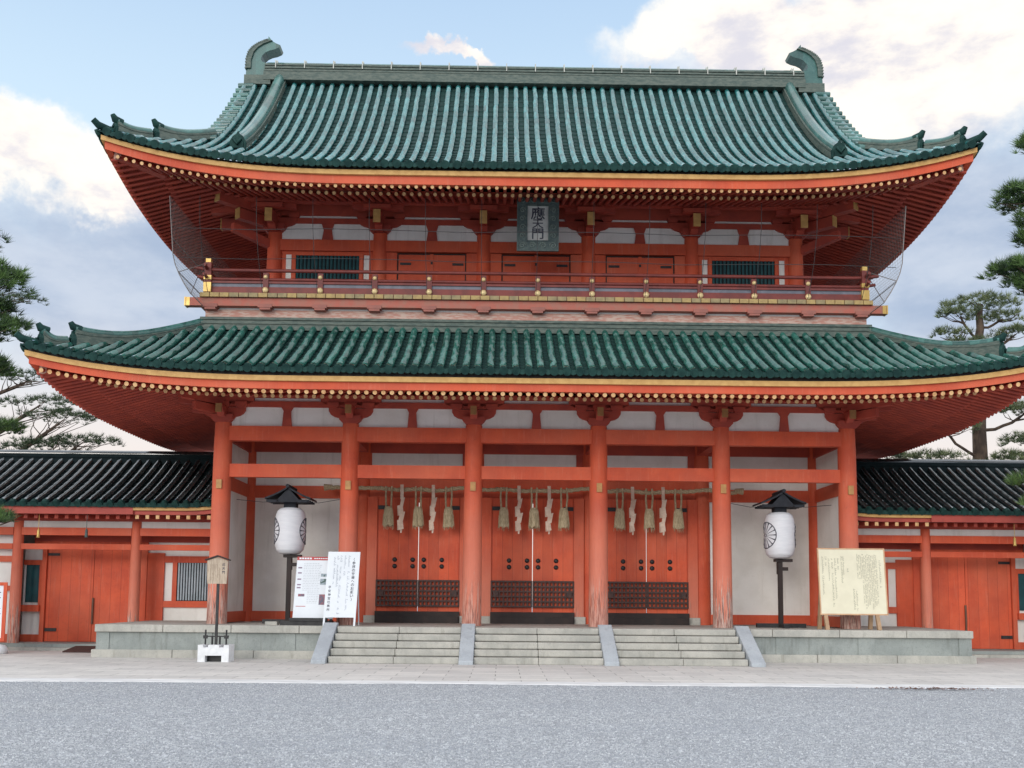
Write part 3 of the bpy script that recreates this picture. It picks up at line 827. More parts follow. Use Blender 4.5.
# side and back walls
ob('wall_panel', bx((UX[0] - .05, UX[0] + .05, UY, UB, 10.1, 13.4), (UX[5] - .05, UX[5] + .05, UY, UB, 10.1, 13.4), (UX[0], UX[5], UB - .05, UB + .05, 10.1, 13.4)), REDD, gate)
for i in range(5):
    a, b = UX[i] + .18, UX[i + 1] - .18; xm = (a + b) / 2
    ob('tie_beam', bx((a, b, UY - .12, UY + .12, 11.97, 12.31)), RED, gate)
    ob('wall_panel', bx((a, b, UY - .04, UY + .04, 12.31, 12.82), (a + .3, b - .3, UY - .04, UY + .04, 12.98, 13.06)), WHITE, gate)
    m = MB(); m.prism([(xm - .17, 12.31), (xm + .17, 12.31), (xm + .12, 12.62), (xm + .19, 12.82), (xm - .19, 12.82), (xm - .12, 12.62)], 'y', UY - .09, UY + .09)
    ob('strut', m, REDD, gate)
    ob('plate_beam', bx((a - .2, b + .2, UY - .10, UY + .10, 12.821, 12.978), (a - .2, b + .2, UY - .10, UY + .10, 13.062, 13.45)), REDD, gate)
    ob('floor_beam', bx((a, b, UY - .1, UY + .1, 10.1, 10.55)), RED, gate)
    if i in (0, 4):
        # white strips, frame, barred window
        ob('wall_panel', bx((a, b, UY - .03, UY + .03, 10.55, 11.97)), RED, gate)
        s_ = 1 if i == 0 else -1; xo = UX[0] if i == 0 else UX[5]
        for q in (.43, 2.76): ob('plaster_strip', bx((xo + s_ * q - .08, xo + s_ * q + .08, UY - .045, UY - .03, 10.56, 11.86)), WHITE, gate)
        wx = xo + s_ * 1.6
        ob('window', bx((wx - .96, wx + .96, UY - .04, UY - .03, 10.95, 11.85)), VOID, gate)
        fr = ob('window_frame', bx((wx - 1.06, wx - .95, UY - .09, UY - .02, 10.9, 11.9), (wx + .95, wx + 1.06, UY - .09, UY - .02, 10.9, 11.9), (wx - .95, wx + .95, UY - .09, UY - .02, 11.83, 11.93), (wx - .95, wx + .95, UY - .09, UY - .02, 10.85, 10.97)), RED, gate)
        m = MB()
        for k in range(17): x = wx - .9 + 1.8 * k / 16; m.prism([(x - .036, UY - .06), (x, UY - .085), (x + .036, UY - .06), (x, UY - .042)], 'z', 10.97, 11.83)
        ob('window_bar', m, TEAL, fr)
    else:
        d = ob('upper_door', bx((xm - 1.02, xm - .006, UY - .05, UY + .02, 10.5, 11.93), (xm + .006, xm + 1.02, UY - .05, UY + .02, 10.5, 11.93)), RED, gate)
        [ob('door_jamb', bx(q), RED, gate) for q in ((a, xm - 1.04, UY - .09, UY + .04, 10.5, 11.95), (xm + 1.04, b, UY - .09, UY + .04, 10.5, 11.95))]; ob('astragal', bx((xm - .05, xm + .05, UY - .075, UY - .051, 10.5, 11.92)), RED, d)
        [ob('hinge', bx(q), BLACK, d) for q in ((xm - .95, xm - .62, UY - .068, UY - .051, 11.58, 11.65), (xm + .62, xm + .95, UY - .068, UY - .051, 11.58, 11.65))]; ob('lock', bx((xm - .03, xm + .03, UY - .09, UY - .076, 11.6, 11.68)), BLACK, d)
        ob('door_edge', bx((xm - 1.03, xm - 1.0, UY - .062, UY - .051, 10.5, 11.92), (xm + 1.0, xm + 1.03, UY - .062, UY - .051, 10.5, 11.92), (xm - 1.02, xm + 1.02, UY - .06, UY - .052, 11.90, 11.935)), DARKWOOD, d)
# upper brackets with gilt beam noses
m = MB()
m.prism([(-.22, 0), (.22, 0), (.32, .1), (.32, .22), (-.32, .22), (-.32, .1)], 'y', -.3, .25)
m.prism([(a * 1.08, z + .02) for a, z in arm], 'y', -.12, .12)
for q in (-.56, 0, .56): m.prism([(q - .12, .46), (q + .12, .46), (q + .17, .52), (q + .17, .60), (q - .17, .60), (q - .17, .52)], 'y', -.17, .17)
m.prism([(-.95, .05), (-.95, .40), (.3, .58), (.3, .2)], 'x', -.1, .1)
m.prism([(-.6, .06), (-.5, -.02), (0, -.02), (0, .2), (-.6, .2)], 'x', -.11, .11)
m.box(-.75, .75, -.75, -.55, .52, .68); m.box(-.4, .4, -.98, -.82, .46, .58)
ub0 = ob('bracket', m, REDD, gate, (UX[0], UY, 12.52))
un = MB(); un.box(-.105, .105, -.975, -.948, .03, .42)
un0 = ob('beam_nose', un, GOLD, ub0); un0.matrix_parent_inverse = Matrix.Identity(4)
for x in UX[1:]: dup(ub0, (x - UX[0], 0, 0))
ob('purlin', bx((-9.3, 9.3, 28.42, 28.6, 13.16, 13.34)), REDD, gate)
for sx in (-1, 1):
    m = MB()
    for (l, z, w_) in ((1.9, 12.95, .24), (1.25, 12.62, .22)):
        A = Vector((sx * 7.85, UY, z)); dvec = Vector((sx * .72, -.72, .0)); m.sweep([A, A + dvec * l], w_, .30, 0); m.sweep([A + dvec * (l + .002), A + dvec * (l + .03)], w_ + .01, .31, 1)
    m.prism([(sx * 7.85, 12.62), (sx * 9.45, 12.62), (sx * 9.45, 12.92), (sx * 7.85, 12.98)], 'y', UY - .1, UY + .1, 0)
    m.box(min(sx * 9.452, sx * 9.48), max(sx * 9.452, sx * 9.48), UY - .11, UY + .11, 12.61, 12.93, 1)
    m.sweep([(sx * 7.85, UY - .6, 13.0), (sx * 9.6, UY - .6, 12.85)], .2, .28, 0)
    m.sweep([(sx * 7.9, UY, 12.0), (sx * 8.9, UY - .9, 12.25)], .2, .24, 0)
    ob('corner_bracket', m, [REDD, GOLD], gate)

# ---- balcony round the upper storey
bal = ob('balcony', bx((-9.42, 9.42, 27.42, 2 * YC - 27.42, 9.98, 10.08)), BROWNRED, gate)
m = MB(); nn = 70; w_ = 18.9 / nn
for i in range(nn):
    x = -9.45 + i * w_; m.box(x + .010, x + w_ - .010, 27.37, 27.419, 9.972, 10.09, int(random.random() < .45)); m.box(x + .006, x + w_ - .006, 2 * YC - 27.419, 2 * YC - 27.37, 9.972, 10.09)
ny = 30; w_ = (2 * YC - 27.42 * 2) / ny
for sx in (-1, 1):
    for i in range(ny): y = 27.42 + i * w_; m.box(min(sx * 9.421, sx * 9.47), max(sx * 9.421, sx * 9.47), y + .006, y + w_ - .006, 9.972, 10.09)
ob('plank_end', m, [plain('worn_ochre', (.46, .33, .13), (.36, .25, .11), .7, 7), plain('aged_ochre', (.36, .28, .14), (.25, .2, .11), .7, 5)], bal)
ob('edge_beam', bx((-9.86, 9.86, 27.46, 27.70, 9.74, 9.97), (-9.5, -9.28, 27.701, 35.299, 9.741, 9.97), (9.28, 9.5, 27.701, 35.299, 9.741, 9.97), (-9.95, 9.95, 35.3, 35.54, 9.74, 9.97)), plain('faded_vermilion', (.42, .12, .085), (.36, .15, .11), .7, 4), bal)
for sx in (-1, 1): ob('beam_cap', bx((min(sx * 9.861, sx * 9.90), max(sx * 9.861, sx * 9.90), 27.45, 27.71, 9.73, 9.98), (sx * 9.80 - .05, sx * 9.80 + .05, 27.455, 27.459, 9.735, 9.975)), BRASS, bal)
ob('waist_wall', bx((-9.36, 9.36, 27.66, 35.34, 9.44, 9.68)), PINK, gate)
ob('waist_strip', bx((-9.34, 9.34, 27.69, 35.31, 9.681, 9.74)), WHITE, gate)
bk0 = ob('waist_block', bx((-.2, .2, 27.44, 27.75, 9.70, 9.80), (-.15, .15, 27.452, 27.75, 9.64, 9.70)), plain('brown_block_paint', (.36, .13, .10), (.30, .12, .095), .7, 5), bal)
for i in range(-6, 7):
    if i: dup(bk0, (1.53 * i, 0, 0))
rail = ob('railing', bx((-9.3, 9.3, 27.50, 27.56, 10.09, 10.24)), BROWNRED, bal)
for nm, z, r_ in (('top_rail', 10.78, .05), ('middle_rail', 10.52, .045)):
    m = MB(); ex = 9.68 if r_ > .046 else 9.58
    m.tube([(-ex, 27.53, z + .07), (-ex + .35, 27.53, z + .01), (-8.9, 27.53, z), (8.9, 27.53, z), (ex - .35, 27.53, z + .01), (ex, 27.53, z + .07)], r_, 8)
    for sx in (-1, 1): m.tube([(sx * 9.3, 27.2, z + .05), (sx * 9.3, 27.6, z), (sx * 9.3, 35.4, z)], r_, 8)
    ob(nm, m, BROWNRED, bal)
ob('lower_panel', bx((-9.2, 9.2, 27.53, 27.545, 10.30, 10.40), *[(sx * 9.3 - .008, sx * 9.3 + .008, 27.6, 35.3, 10.30, 10.40) for sx in (-1, 1)]), GREYPANEL, bal)
ob('lower_rail', bx((-9.25, 9.25, 27.49, 27.57, 10.40, 10.46), (-9.25, 9.25, 27.51, 27.55, 10.24, 10.30)), BROWNRED, bal)
m = MB(); m.box(-.075, .075, 27.47, 27.59, 10.09, 10.70)
po = ob('railing_post', m, BROWNRED, bal)
for z, r_ in ((10.20, .085), (10.58, .06)):
    m = MB(); m.rings([[(r * math.cos(k * math.pi / 6), 27.47 - d, z + r * math.sin(k * math.pi / 6)) for k in range(12)] for r, d in ((r_, 0), (r_, .02), (r_ * .6, .05), (.01, .06))], 0, True)
    ob('gilt_boss', m, GILT, po)
for i in range(-5, 6):
    if i: dup(po, (1.53 * i, 0, 0))
for sx in (-1, 1):
    m = MB(); m.box(sx * 9.27 - .09, sx * 9.27 + .09, 27.44, 27.62, 10.09, 10.98, 0)
    for z0, z1 in ((10.13, 10.40), (10.48, 10.60), (10.74, 10.98)): m.box(sx * 9.27 - .105, sx * 9.27 + .105, 27.42, 27.64, z0, z1, 1) if z1 < 10.9 else m.box(sx * 9.27 - .07, sx * 9.27 + .07, 27.45, 27.6, 10.98, 11.1, 1)
    ob('corner_post', m, [BROWNRED, BRASS], bal)

# ------------------------------------------------------------------ name plaque hung under the upper eave
pl = root('name_plaque', (0, 27.95, 11.6), 'tall dark bronze name plaque with black characters hung under the upper eaves', 'plaque')
TILT = R(8)
def PP(u, w, d=0.0):      # u right, w up from the plaque foot, d out of the face
    return (u, 27.95 - w * math.sin(TILT) - d * math.cos(TILT), 11.60 + w * math.cos(TILT) - d * math.sin(TILT))
def slab(m, u0, u1, w0, w1, d0, d1, mi=0):
    m.add([PP(u0, w0, d0), PP(u1, w0, d0), PP(u1, w0, d1), PP(u0, w0, d1), PP(u0, w1, d0), PP(u1, w1, d0), PP(u1, w1, d1), PP(u0, w1, d1)],
          [(0, 3, 2, 1), (4, 5, 6, 7), (0, 1, 5, 4), (1, 2, 6, 5), (2, 3, 7, 6), (3, 0, 4, 7)], mi)
m = MB()
slab(m, -.57, .57, 0, 1.55, 0, .05); slab(m, -.57, -.31, .02, 1.53, .05, .11); slab(m, .31, .57, .02, 1.53, .05, .11); slab(m, -.31, .31, .02, .26, .05, .11); slab(m, -.31, .31, 1.29, 1.53, .05, .11)
for u0, u1, w0, w1 in ((-.60, -.555, -.02, 1.57), (.555, .60, -.02, 1.57), (-.555, .555, -.02, .025), (-.555, .555, 1.525, 1.57)): slab(m, u0, u1, w0, w1, 0, .14)
for u0, u1, w0, w1 in ((-.34, -.30, .25, 1.30), (.30, .34, .25, 1.30), (-.30, .30, .25, .285), (-.30, .30, 1.265, 1.30)): slab(m, u0, u1, w0, w1, .05, .13)
slab(m, -.64, .64, 1.572, 1.61, -.02, .16)
ob('frame', m, BRONZE, pl)
m = MB()
def spiral(u, w, r, s_=1):
    m.tube([PP(u + s_ * r * (1 - k / 16) * math.cos(k * .65), w + r * (1 - k / 16) * math.sin(k * .65), .118) for k in range(15)], .016, 5)
for u in (-.44, -.15, .15, .44):
    spiral(u, .14, .10, 1 if u < 0 else -1); spiral(u, 1.41, .09, 1 if u > 0 else -1)
for w in (.42, .66, .9, 1.14):
    for u in (-.44, .44): spiral(u, w, .085, 1 if u < 0 else -1)
ob('scroll_relief', m, plain('relief_verdigris', (.22, .27, .24), (.15, .19, .17), .5, 8), pl)
m = MB(); slab(m, -.299, .299, .286, 1.264, .05, .06); ob('face', m, SILVER, pl)
m = MB()
for i, ch in enumerate('應天門'):
    column(m, ch, (0, (1.24, .90, .63)[i]), (.36, .28, .30)[i], .3, lambda u, w: PP(u, w, .066), .014, 0, 1.15)
ob('lettering', m, INK, pl)

# ------------------------------------------------------------------ wire bird net round the upper storey
NETG = plain('net_cord', (.22, .20, .19), None, .8, 3, bmp=0)
net = root('bird_net', (0, 27.3, 9.9), 'fine wire bird net hung from the upper eaves down to the balcony', 'net')
m = MB()
def NP(x, f):                        # front sheet, f 0 top .. 1 bottom
    return (x, 26.35 + 1.05 * f ** 2.2, 12.46 - 2.4 * f)
for i in range(-6, 7): m.tube([NP(1.53 * i - .05, f) for f in (0, .3, .6, .8, 1)], .009, 4, 0, False, False)
for f in (.36, .66): m.tube([NP(-9.9 + 1.98 * k, f + .012 * math.sin(k * 2)) for k in range(11)], .009, 4, 0, False, False)
ob('front_wire', m, WIRE, net)
for sx in (-1, 1):
    m = MB()
    def SP(y, f):
        x = 10.06 - .25 * f + (-.42 * max(0, (f - .6) / .4) ** 1.6); return (sx * x, y, 12.46 - 2.72 * f + .0)
    def th(pts, r): m.tube(pts, r, 3, 0, False, False)
    y = 26.4
    while y < 36.4:
        th([SP(y, f) for f in (0, .3, .6, .75, .88, 1)], .0036); y += .12
    for f in np.linspace(0, 1, 26): th([SP(y_, f) for y_ in (26.4, 31, 36.4)], .0032)
    for f in (.43, .78, 1): th([SP(y_, f) for y_ in (26.4, 31, 36.4)], .013)
    th([SP(26.4, f) for f in (0, .2, .4, .6, .7, .8, .9, 1)], .016)
    th([SP(29.0, .43), SP(26.4, 1.0)], .012); th([(sx * 9.3, 27.45, 10.95), SP(26.4, .78)], .012)
    ob('side_net', m, NETG, net)

# ------------------------------------------------------------------ straw rope with tassels and paper streamers
rp = root('straw_rope', (0, 30.25, 5.0), 'old straw rope strung across the three gate doors with tassels and paper streamers', 'rope')
m = MB(); pts = []; YR = 30.25
for i in range(121):
    x = -6.15 + 12.35 * i / 120
    ph = ((x + 1.75) / 3.5) % 1.0
    pts.append(Vector((x, YR, 4.97 - .07 * math.sin(math.pi * ph) + .02 * math.sin(x * 5))))
for q in range(3):
    m.tube([p + Vector((0, .034 * math.cos(i * 1.1 + q * 2.094), .034 * math.sin(i * 1.1 + q * 2.094) + .012 * math.sin(i * .37))) for i, p in enumerate(pts)], [.036 + .006 * math.sin(i * .9 + q) for i in range(121)], 6)
for sx, xe in ((-1, -6.15), (1, 6.2)): m.tube([(xe + sx * .2, YR, 4.95), (xe - sx * .05, YR, 4.97)], [.11, .07], 8)
ob('rope', m, STRAW, rp)
for b in (-3.5025, 0, 3.5025):
    for x in (-.9, 0, .9):
        x += b + random.uniform(-.04, .04); m = MB()
        for sx in (-1, 1): m.tube([(x + sx * .085, YR - .06, 5.0), (x + sx * (.09 + random.uniform(-.02, .02)), YR - .08, 4.7), (x + sx * .075, YR - .06, 4.34)], .032, 6)
        m.tube([(x, YR - .06, 4.38), (x, YR - .06, 4.33)], .115, 10)
        prof = [(.105, 4.34), (.125, 4.25), (.14, 3.98), (.155, 3.80)]
        n = 26; jz = [random.uniform(-.05, .05) for _ in range(n)]
        m.rings([[(x + (r_ + (.016 if k % 2 else 0)) * math.cos(6.2832 * k / n), YR - .06 + .7 * r_ * math.sin(6.2832 * k / n), z + (jz[k] if z < 3.9 else 0)) for k in range(n)] for r_, z in prof], 0, False)
        for k in range(40):
            a_ = random.uniform(0, 6.28); r1 = random.uniform(.11, .15); r2 = r1 + random.uniform(.0, .045); z2 = random.uniform(3.66, 3.84)
            m.tube([(x + r1 * math.cos(a_), YR - .06 + .7 * r1 * math.sin(a_), 4.15), (x + r2 * math.cos(a_), YR - .06 + .7 * r2 * math.sin(a_), z2)], [.010, .005], 4)
        ob('tassel', m, STRAW, rp)
    for x in (-.46, .44):
        x += b + random.uniform(-.04, .04); m = MB(); z = 4.98; tw = random.uniform(-.15, .15)
        m.add([(x - .05, YR - .1, 5.05), (x + .05, YR - .1, 5.05), (x + .06, YR - .12, 4.6), (x - .04, YR - .12, 4.6)], [(0, 1, 2, 3)])
        z = 4.62; side = 1
        for k in range(4):
            w_ = random.uniform(.055, .085); xo = x + side * random.uniform(.03, .055); yo = YR - .13 - .02 * k
            m.add([(xo - w_, yo, z), (xo + w_, yo + tw * .3, z + .05), (xo + w_ * .9 - side * .05, yo - .03, z - .26), (xo - w_ * .9 - side * .05, yo - .03, z - .30)], [(0, 1, 2, 3)])
            m.add([(xo - w_, yo, z), (xo - w_ + .0, yo + .06, z - .02), (xo - w_ * .9, yo + .05, z - .3), (xo - w_ * .9 - side * .05, yo - .03, z - .30)], [(0, 1, 2, 3)])
            z -= .22; side = -side
        m.add([(x - .04, YR - .17, z + .05), (x + .05, YR - .17, z + .05), (x + .02, YR - .17, z - .16), (x - .02, YR - .17, z - .16)], [(0, 1, 2, 3)])
        ob('paper_streamer', m, PAPERZ, rp)


# ------------------------------------------------------------------ paper lanterns on posts
def lantern(x, y, crests, label):
    L = root('lantern', (x, y, PZ), label, 'lantern', 'white paper lanterns in front of the gate')
    m = MB(); m.box(x - .06, x + .06, y - .06, y + .06, PZ + .1, 2.86)
    m.box(x - .16, x + .34, y - .1, y + .1, 2.75, 2.83); m.box(x + .06, x + .22, y - .05, y + .05, 2.5, 2.6)
    m.box(x - .05, x + .05, y + .10, y + .2, 2.4, 4.4)
    ob('post', m, DARKWOOD, L)
    ob('foot', bx((x - .7, x + .7, y - .08, y + .08, PZ + .002, PZ + .12), (x - .08, x + .08, y - .6, y - .081, PZ + .002, PZ + .11), (x - .08, x + .08, y + .081, y + .6, PZ + .002, PZ + .11)), BLACK, L)
    prof = [(.20, 2.84), (.29, 2.87), (.37, 2.95), (.415, 3.1), (.43, 3.35), (.43, 3.7), (.41, 3.95), (.365, 4.08), (.28, 4.15), (.18, 4.17)]
    rr = []
    for i in range(len(prof) - 1):
        for k in range(4):
            f_ = k / 4; r_ = prof[i][0] * (1 - f_) + prof[i + 1][0] * f_; rr.append((r_ + (.007 if k % 2 else 0), prof[i][1] * (1 - f_) + prof[i + 1][1] * f_))
    rr.append(prof[-1])
    m = MB(); m.lathe([(r_, z - 2.8) for r_, z in rr], (x, y, 2.8), 36); body = ob('shade', m, PAPER, L)
    def rad(z):
        for (a, za), (b, zb) in zip(prof, prof[1:]):
            if za <= z <= zb: return a + (b - a) * (z - za) / (zb - za)
        return .3
    m = MB()
    for ang in crests:
        def C(u, w):
            z = 3.5 + w; r_ = rad(z) + .006; t = R(ang) + u / .43; return (x + r_ * math.sin(t), y - r_ * math.cos(t), z)
        m.tube([C(.375 * math.cos(k * .1963), .375 * math.sin(k * .1963)) for k in range(33)], .016, 5)
        m.tube([C(.05 * math.cos(k * .785), .05 * math.sin(k * .785)) for k in range(9)], .012, 5)
        for k in range(16):
            t = k * math.pi / 8; m.tube([C(q * math.cos(t), q * math.sin(t)) for q in (.08, .2, .3, .375)], [.005, .010, .014, .026], 5)
    ob('flower_crest', m, plain('crest_ink', (.11, .11, .13), None, .7, 3, bmp=0), L)
    m = MB()       # little gabled roof
    for sx in (-1, 1):
        T = np.linspace(0, 1, 6); up = []; lo = []
        for t in T:
            X = x + sx * (.02 + .62 * t); Z = 4.72 - .40 * t + .10 * t * t; up.append((X, Z)); lo.append((X, Z - .05))
        m.prism(up + lo[::-1], 'y', y - .5, y + .5, 0)
        for yy in (-.46, -.2, .06, .32): m.box(*sorted((x + sx * .30, x + sx * .60)), y + yy, y + yy + .08, 4.30, 4.36, 0)
        m.box(*sorted((x + sx * .3, x + sx * .56)), y - .51, y - .47, 4.28, 4.33, 0)
    m.tube([(x, y - .56, 4.74), (x, y + .56, 4.74)], .055, 8, 0)
    m.prism([(x - .36, 4.30), (x + .36, 4.30), (x + .03, 4.66), (x - .03, 4.66)], 'y', y - .42, y + .42, 0)
    m.box(x - .17, x + .17, y - .17, y + .17, 4.16, 4.30, 0)
    ob('lantern_roof', m, plain('black_lacquer_roof', (.010, .012, .018), (.02, .023, .03), .7, 8) if 'black_lacquer_roof' not in bpy.data.materials else bpy.data.materials['black_lacquer_roof'], L)


lantern(-6.98, 28.55, (-82, 99), 'white paper lantern on a dark post behind the two notice boards')
lantern(7.02, 28.55, (-77, 107), 'white paper lantern on a dark post beside the cream notice board')
for sx in (-1, 1):
    m = MB(); m.tube([(sx * 8.55, 28.6, 4.40), (sx * 7.8, 28.58, 4.33), (sx * 7.0, 28.6, 4.36), (sx * 6.2, 28.6, 4.32), (sx * 5.5, 28.4, 4.42)], .008, 5)
    ob('power_cable', m, BLACK, label='thin black cable strung past the lantern %s' % ('behind the white notice boards' if sx < 0 else 'near the cream board'), category='cable', group='lantern cables')


# ------------------------------------------------------------------ notice boards
def board_frame(x0, x1, y, z0, lean, skew=0.0):
    def F(u, w, d=0.0): return (x0 + u + skew * w, y + lean * w - d, z0 + w)
    return F


def panel(m, F, u0, u1, w0, w1, d0, d1, mi=0):
    m.add([F(u0, w0, d0), F(u1, w0, d0), F(u1, w0, d1), F(u0, w0, d1), F(u0, w1, d0), F(u1, w1, d0), F(u1, w1, d1), F(u0, w1, d1)],
          [(0, 3, 2, 1), (4, 5, 6, 7), (0, 1, 5, 4), (1, 2, 6, 5), (2, 3, 7, 6), (3, 0, 4, 7)], mi)


nb = root('poster_board', (-6.1, 27.2, PZ), 'white poster board with a red header and small photographs on a black stand', 'notice board')
F = board_frame(-6.55, -5.5, 27.15, 1.05, .16, .02)
m = MB(); panel(m, F, 0, 1.08, 0, 1.68, 0, .025); ob('panel', m, BOARD, nb)
m = MB(); panel(m, F, .0, 1.08, 1.585, 1.68, .0255, .03); panel(m, F, .06, .32, .33, .345, .0255, .03); ob('header', m, REDINK, nb)
m = MB()
for i, ch in enumerate('御案内'): pass
for k in range(5): panel(m, F, .06 + .07 * k, .115 + .07 * k, 1.61, 1.655, .031, .034)
for k in range(9): panel(m, F, .46 + .06 * k, .505 + .06 * k, 1.62, 1.645, .031, .034)
ob('header_lettering', m, BOARD, nb)
m = MB()
for w in (1.36, 1.22, 1.05, .9, .82):
    panel(m, F, .05, .15, w, w + .035, .0255, .03)
ob('headings', m, plain('mauve_ink', (.30, .22, .30), None, .7, 3, bmp=0), nb)
m = MB()
for w in list(np.arange(.72, 1.5, .045)) + list(np.arange(.42, .7, .045)):
    u = .2 if w > .72 else .34
    while u < .62:
        l = random.uniform(.02, .07); panel(m, F, u, u + l, w, w + .012, .0255, .029); u += l + .02
ob('small_print', m, plain('pale_grey_ink', (.55, .58, .62), None, .7, 3, bmp=0), nb)
m = MB(); panel(m, F, .68, .95, 1.14, 1.22, .0255, .03); panel(m, F, .67, .94, .92, 1.08, .0255, .03); ob('photograph', m, PHOTO1, nb)
m = MB(); panel(m, F, .67, .92, .38, .66, .0255, .03); panel(m, F, .10, .27, .60, .67, .0255, .03); ob('photograph', m, PHOTO2, nb)
m = MB(); panel(m, F, .04, .08, -.15, 1.5, -.05, -.002); panel(m, F, 1.0, 1.04, -.15, 1.5, -.05, -.002)
m.box(-6.85, -5.55, 27.0, 27.75, PZ + .002, PZ + .12); m.box(-6.6, -5.6, 26.95, 27.1, PZ + .121, PZ + .2)
for x in (-6.45, -5.6): m.tube([(x, 27.45, 2.4), (x, 27.75, PZ + .05)], .025, 6)
ob('stand', m, BLACK, nb)
ob('weight_stone', bx((-7.3, -6.98, 27.2, 27.45, PZ, PZ + .09)), STONE_L, nb)

nb = root('white_notice_board', (-5.2, 26.95, PZ), 'plain white notice board with vertical blue-black lettering by the steps', 'notice board')
F = board_frame(-5.68, -4.8, 26.9, 1.10, .14, .03)
m = MB(); panel(m, F, 0, .86, 0, 1.76, 0, .03); ob('panel', m, BOARD, nb)
m = MB(); panel(m, F, .0, .05, -.24, 0, 0, .03); panel(m, F, .81, .86, -.24, 0, 0, .03)
for x in (-5.62, -4.84): m.tube([(x, 27.15, 2.6), (x, 27.62, PZ + .0)], .02, 6)
ob('leg', m, BOARD, nb)
m = MB()
FF = lambda u, w: F(u, w, .034)
column(m, '〈参拝の皆様へのお願い〉', (.71, 1.60), .085, .098, FF, .012)
column(m, '平安神宮社務所', (.11, .84), .075, .099, FF, .010)
ob('lettering', m, INK, nb)
m = MB()
for u, a, b in ((.58, 1.66, .2), (.475, 1.66, 1.02), (.37, 1.66, .12), (.285, 1.66, .86), (.2, 1.62, .95)): scribble(m, u, a, b, .058, FF)
ob('small_print', m, GREYINK, nb)

nb = root('cream_notice_board', (8.5, 27.1, PZ), 'square cream notice board covered in fine vertical lettering before the end pillar', 'notice board')
F = board_frame(7.68, 9.4, 27.0, 1.31, .10)
m = MB(); panel(m, F, 0, 1.78, 0, 1.74, 0, .03); ob('panel', m, CREAM, nb)
m = MB(); panel(m, F, -.03, 1.81, 1.74, 1.775, -.01, .04); panel(m, F, -.03, 1.81, -.035, 0, -.01, .04); panel(m, F, -.03, 0, 0, 1.74, -.01, .04); panel(m, F, 1.78, 1.81, 0, 1.74, -.01, .04)
ob('frame', m, plain('tan_frame', (.60, .38, .22), (.50, .30, .18), .7, 4), nb)
m = MB(); FF = lambda u, w: F(u, w, .034)
for k in range(12): scribble(m, 1.05 + .047 * k, 1.62 - .02 * (k % 3), .15 + .05 * (k % 4) if k > 2 else .95, .040, FF, 0, .85)
for u, a, b, sz in ((.10, 1.55, .55, .05), (.19, 1.55, 1.3, .05), (.27, 1.5, .9, .045), (.36, 1.5, .22, .055), (.44, 1.5, .4, .05), (.52, 1.5, 1.2, .05), (.62, 1.55, .85, .05), (.67, 1.55, 1.05, .04),
                    (.92, .68, .12, .055), (.99, .62, .1, .04), (1.66, 1.45, .75, .055), (.78, 1.22, 1.15, .05)): scribble(m, u, a, b, sz, FF, 0, .92)
ob('small_print', m, CREAMINK, nb)
for x in (7.8, 9.2):
    m = MB(); m.prism([(26.8, PZ + .002), (26.92, PZ + .002), (27.06, 1.32), (26.99, 1.32)], 'x', x - .05, x + .05); m.prism([(27.5, PZ + .002), (27.6, PZ + .002), (27.24, 2.7), (27.18, 2.7)], 'x', x - .05, x + .05)
    ob('leg', m, plain('tan_leg', (.45, .30, .18), None, .7, 4) if x < 8 else bpy.data.materials['tan_leg'], nb)
ob('cover', bx((7.0, 8.3, 27.5, 28.0, PZ + .002, PZ + .05)), BLACK, nb) if False else None

sg = root('wooden_sign', (-8.08, 25.4, 0), 'small peaked wooden sign on a thin dark pole standing in a white concrete block', 'sign')
SH = .09
m = MB(); x0, x1, yz = -8.55, -7.78, 25.15
for a, b in ((x0, -8.37), (-7.96, x1)): m.box(a, b, yz, yz + .5, .012, .37)
m.box(-8.37, -7.96, yz + .001, yz + .499, .17, .37); m.box(-8.365, -7.965, yz + .2, yz + .45, .012, .169, 1)
for a, b in ((x0, -8.42), (-8.30, -8.03), (-7.91, x1)): m.box(a, b, yz, yz + .5, .37, .43)
ob('base', m, [CONC, BLACK], sg, (SH, 0, 0))
m = MB(); m.box(-8.205, -8.145, 25.37, 25.43, .37, 2.5)
for x in (-8.44, -7.92): m.tube([(x, 25.4, .37), (x, 25.4, .80)], .022, 6); m.box(x - .05, x + .05, 25.37, 25.43, .58, .66)
for x in (-8.27, -8.08): m.tube([(x, 25.4, .40), (x, 25.4, .64)], .025, 6)
m.box(-8.5, -7.86, 25.385, 25.415, .62, .65)
ob('pole', m, BLACK, sg, (SH, 0, 0))
m = MB(); m.prism([(-8.43, 1.95), (-7.95, 1.95), (-7.93, 2.53), (-8.19, 2.62), (-8.45, 2.53)], 'y', 25.33, 25.39, 0); ob('board', m, WOOD, sg, (SH, 0, 0))
m = MB(); m.prism([(-8.50, 2.53), (-8.19, 2.63), (-7.88, 2.53), (-7.88, 2.56), (-8.19, 2.67), (-8.50, 2.56)], 'y', 25.29, 25.43); ob('board_cap', m, DARKWOOD, sg, (SH, 0, 0))
m = MB(); column(m, '応天門', (-8.03, 2.47), .075, .10, lambda u, w: (u, 25.326, w), .012); ob('lettering', m, INK, sg, (SH, 0, 0))
m = MB(); FF = lambda u, w: (u, 25.327, w)
for k in range(6): scribble(m, -8.13 - .045 * k, 2.44, 2.06, .03, FF, 0, .8)
ob('small_print', m, plain('faded_brown_ink', (.30, .23, .17), None, .8, 3, bmp=0), sg, (SH, 0, 0))

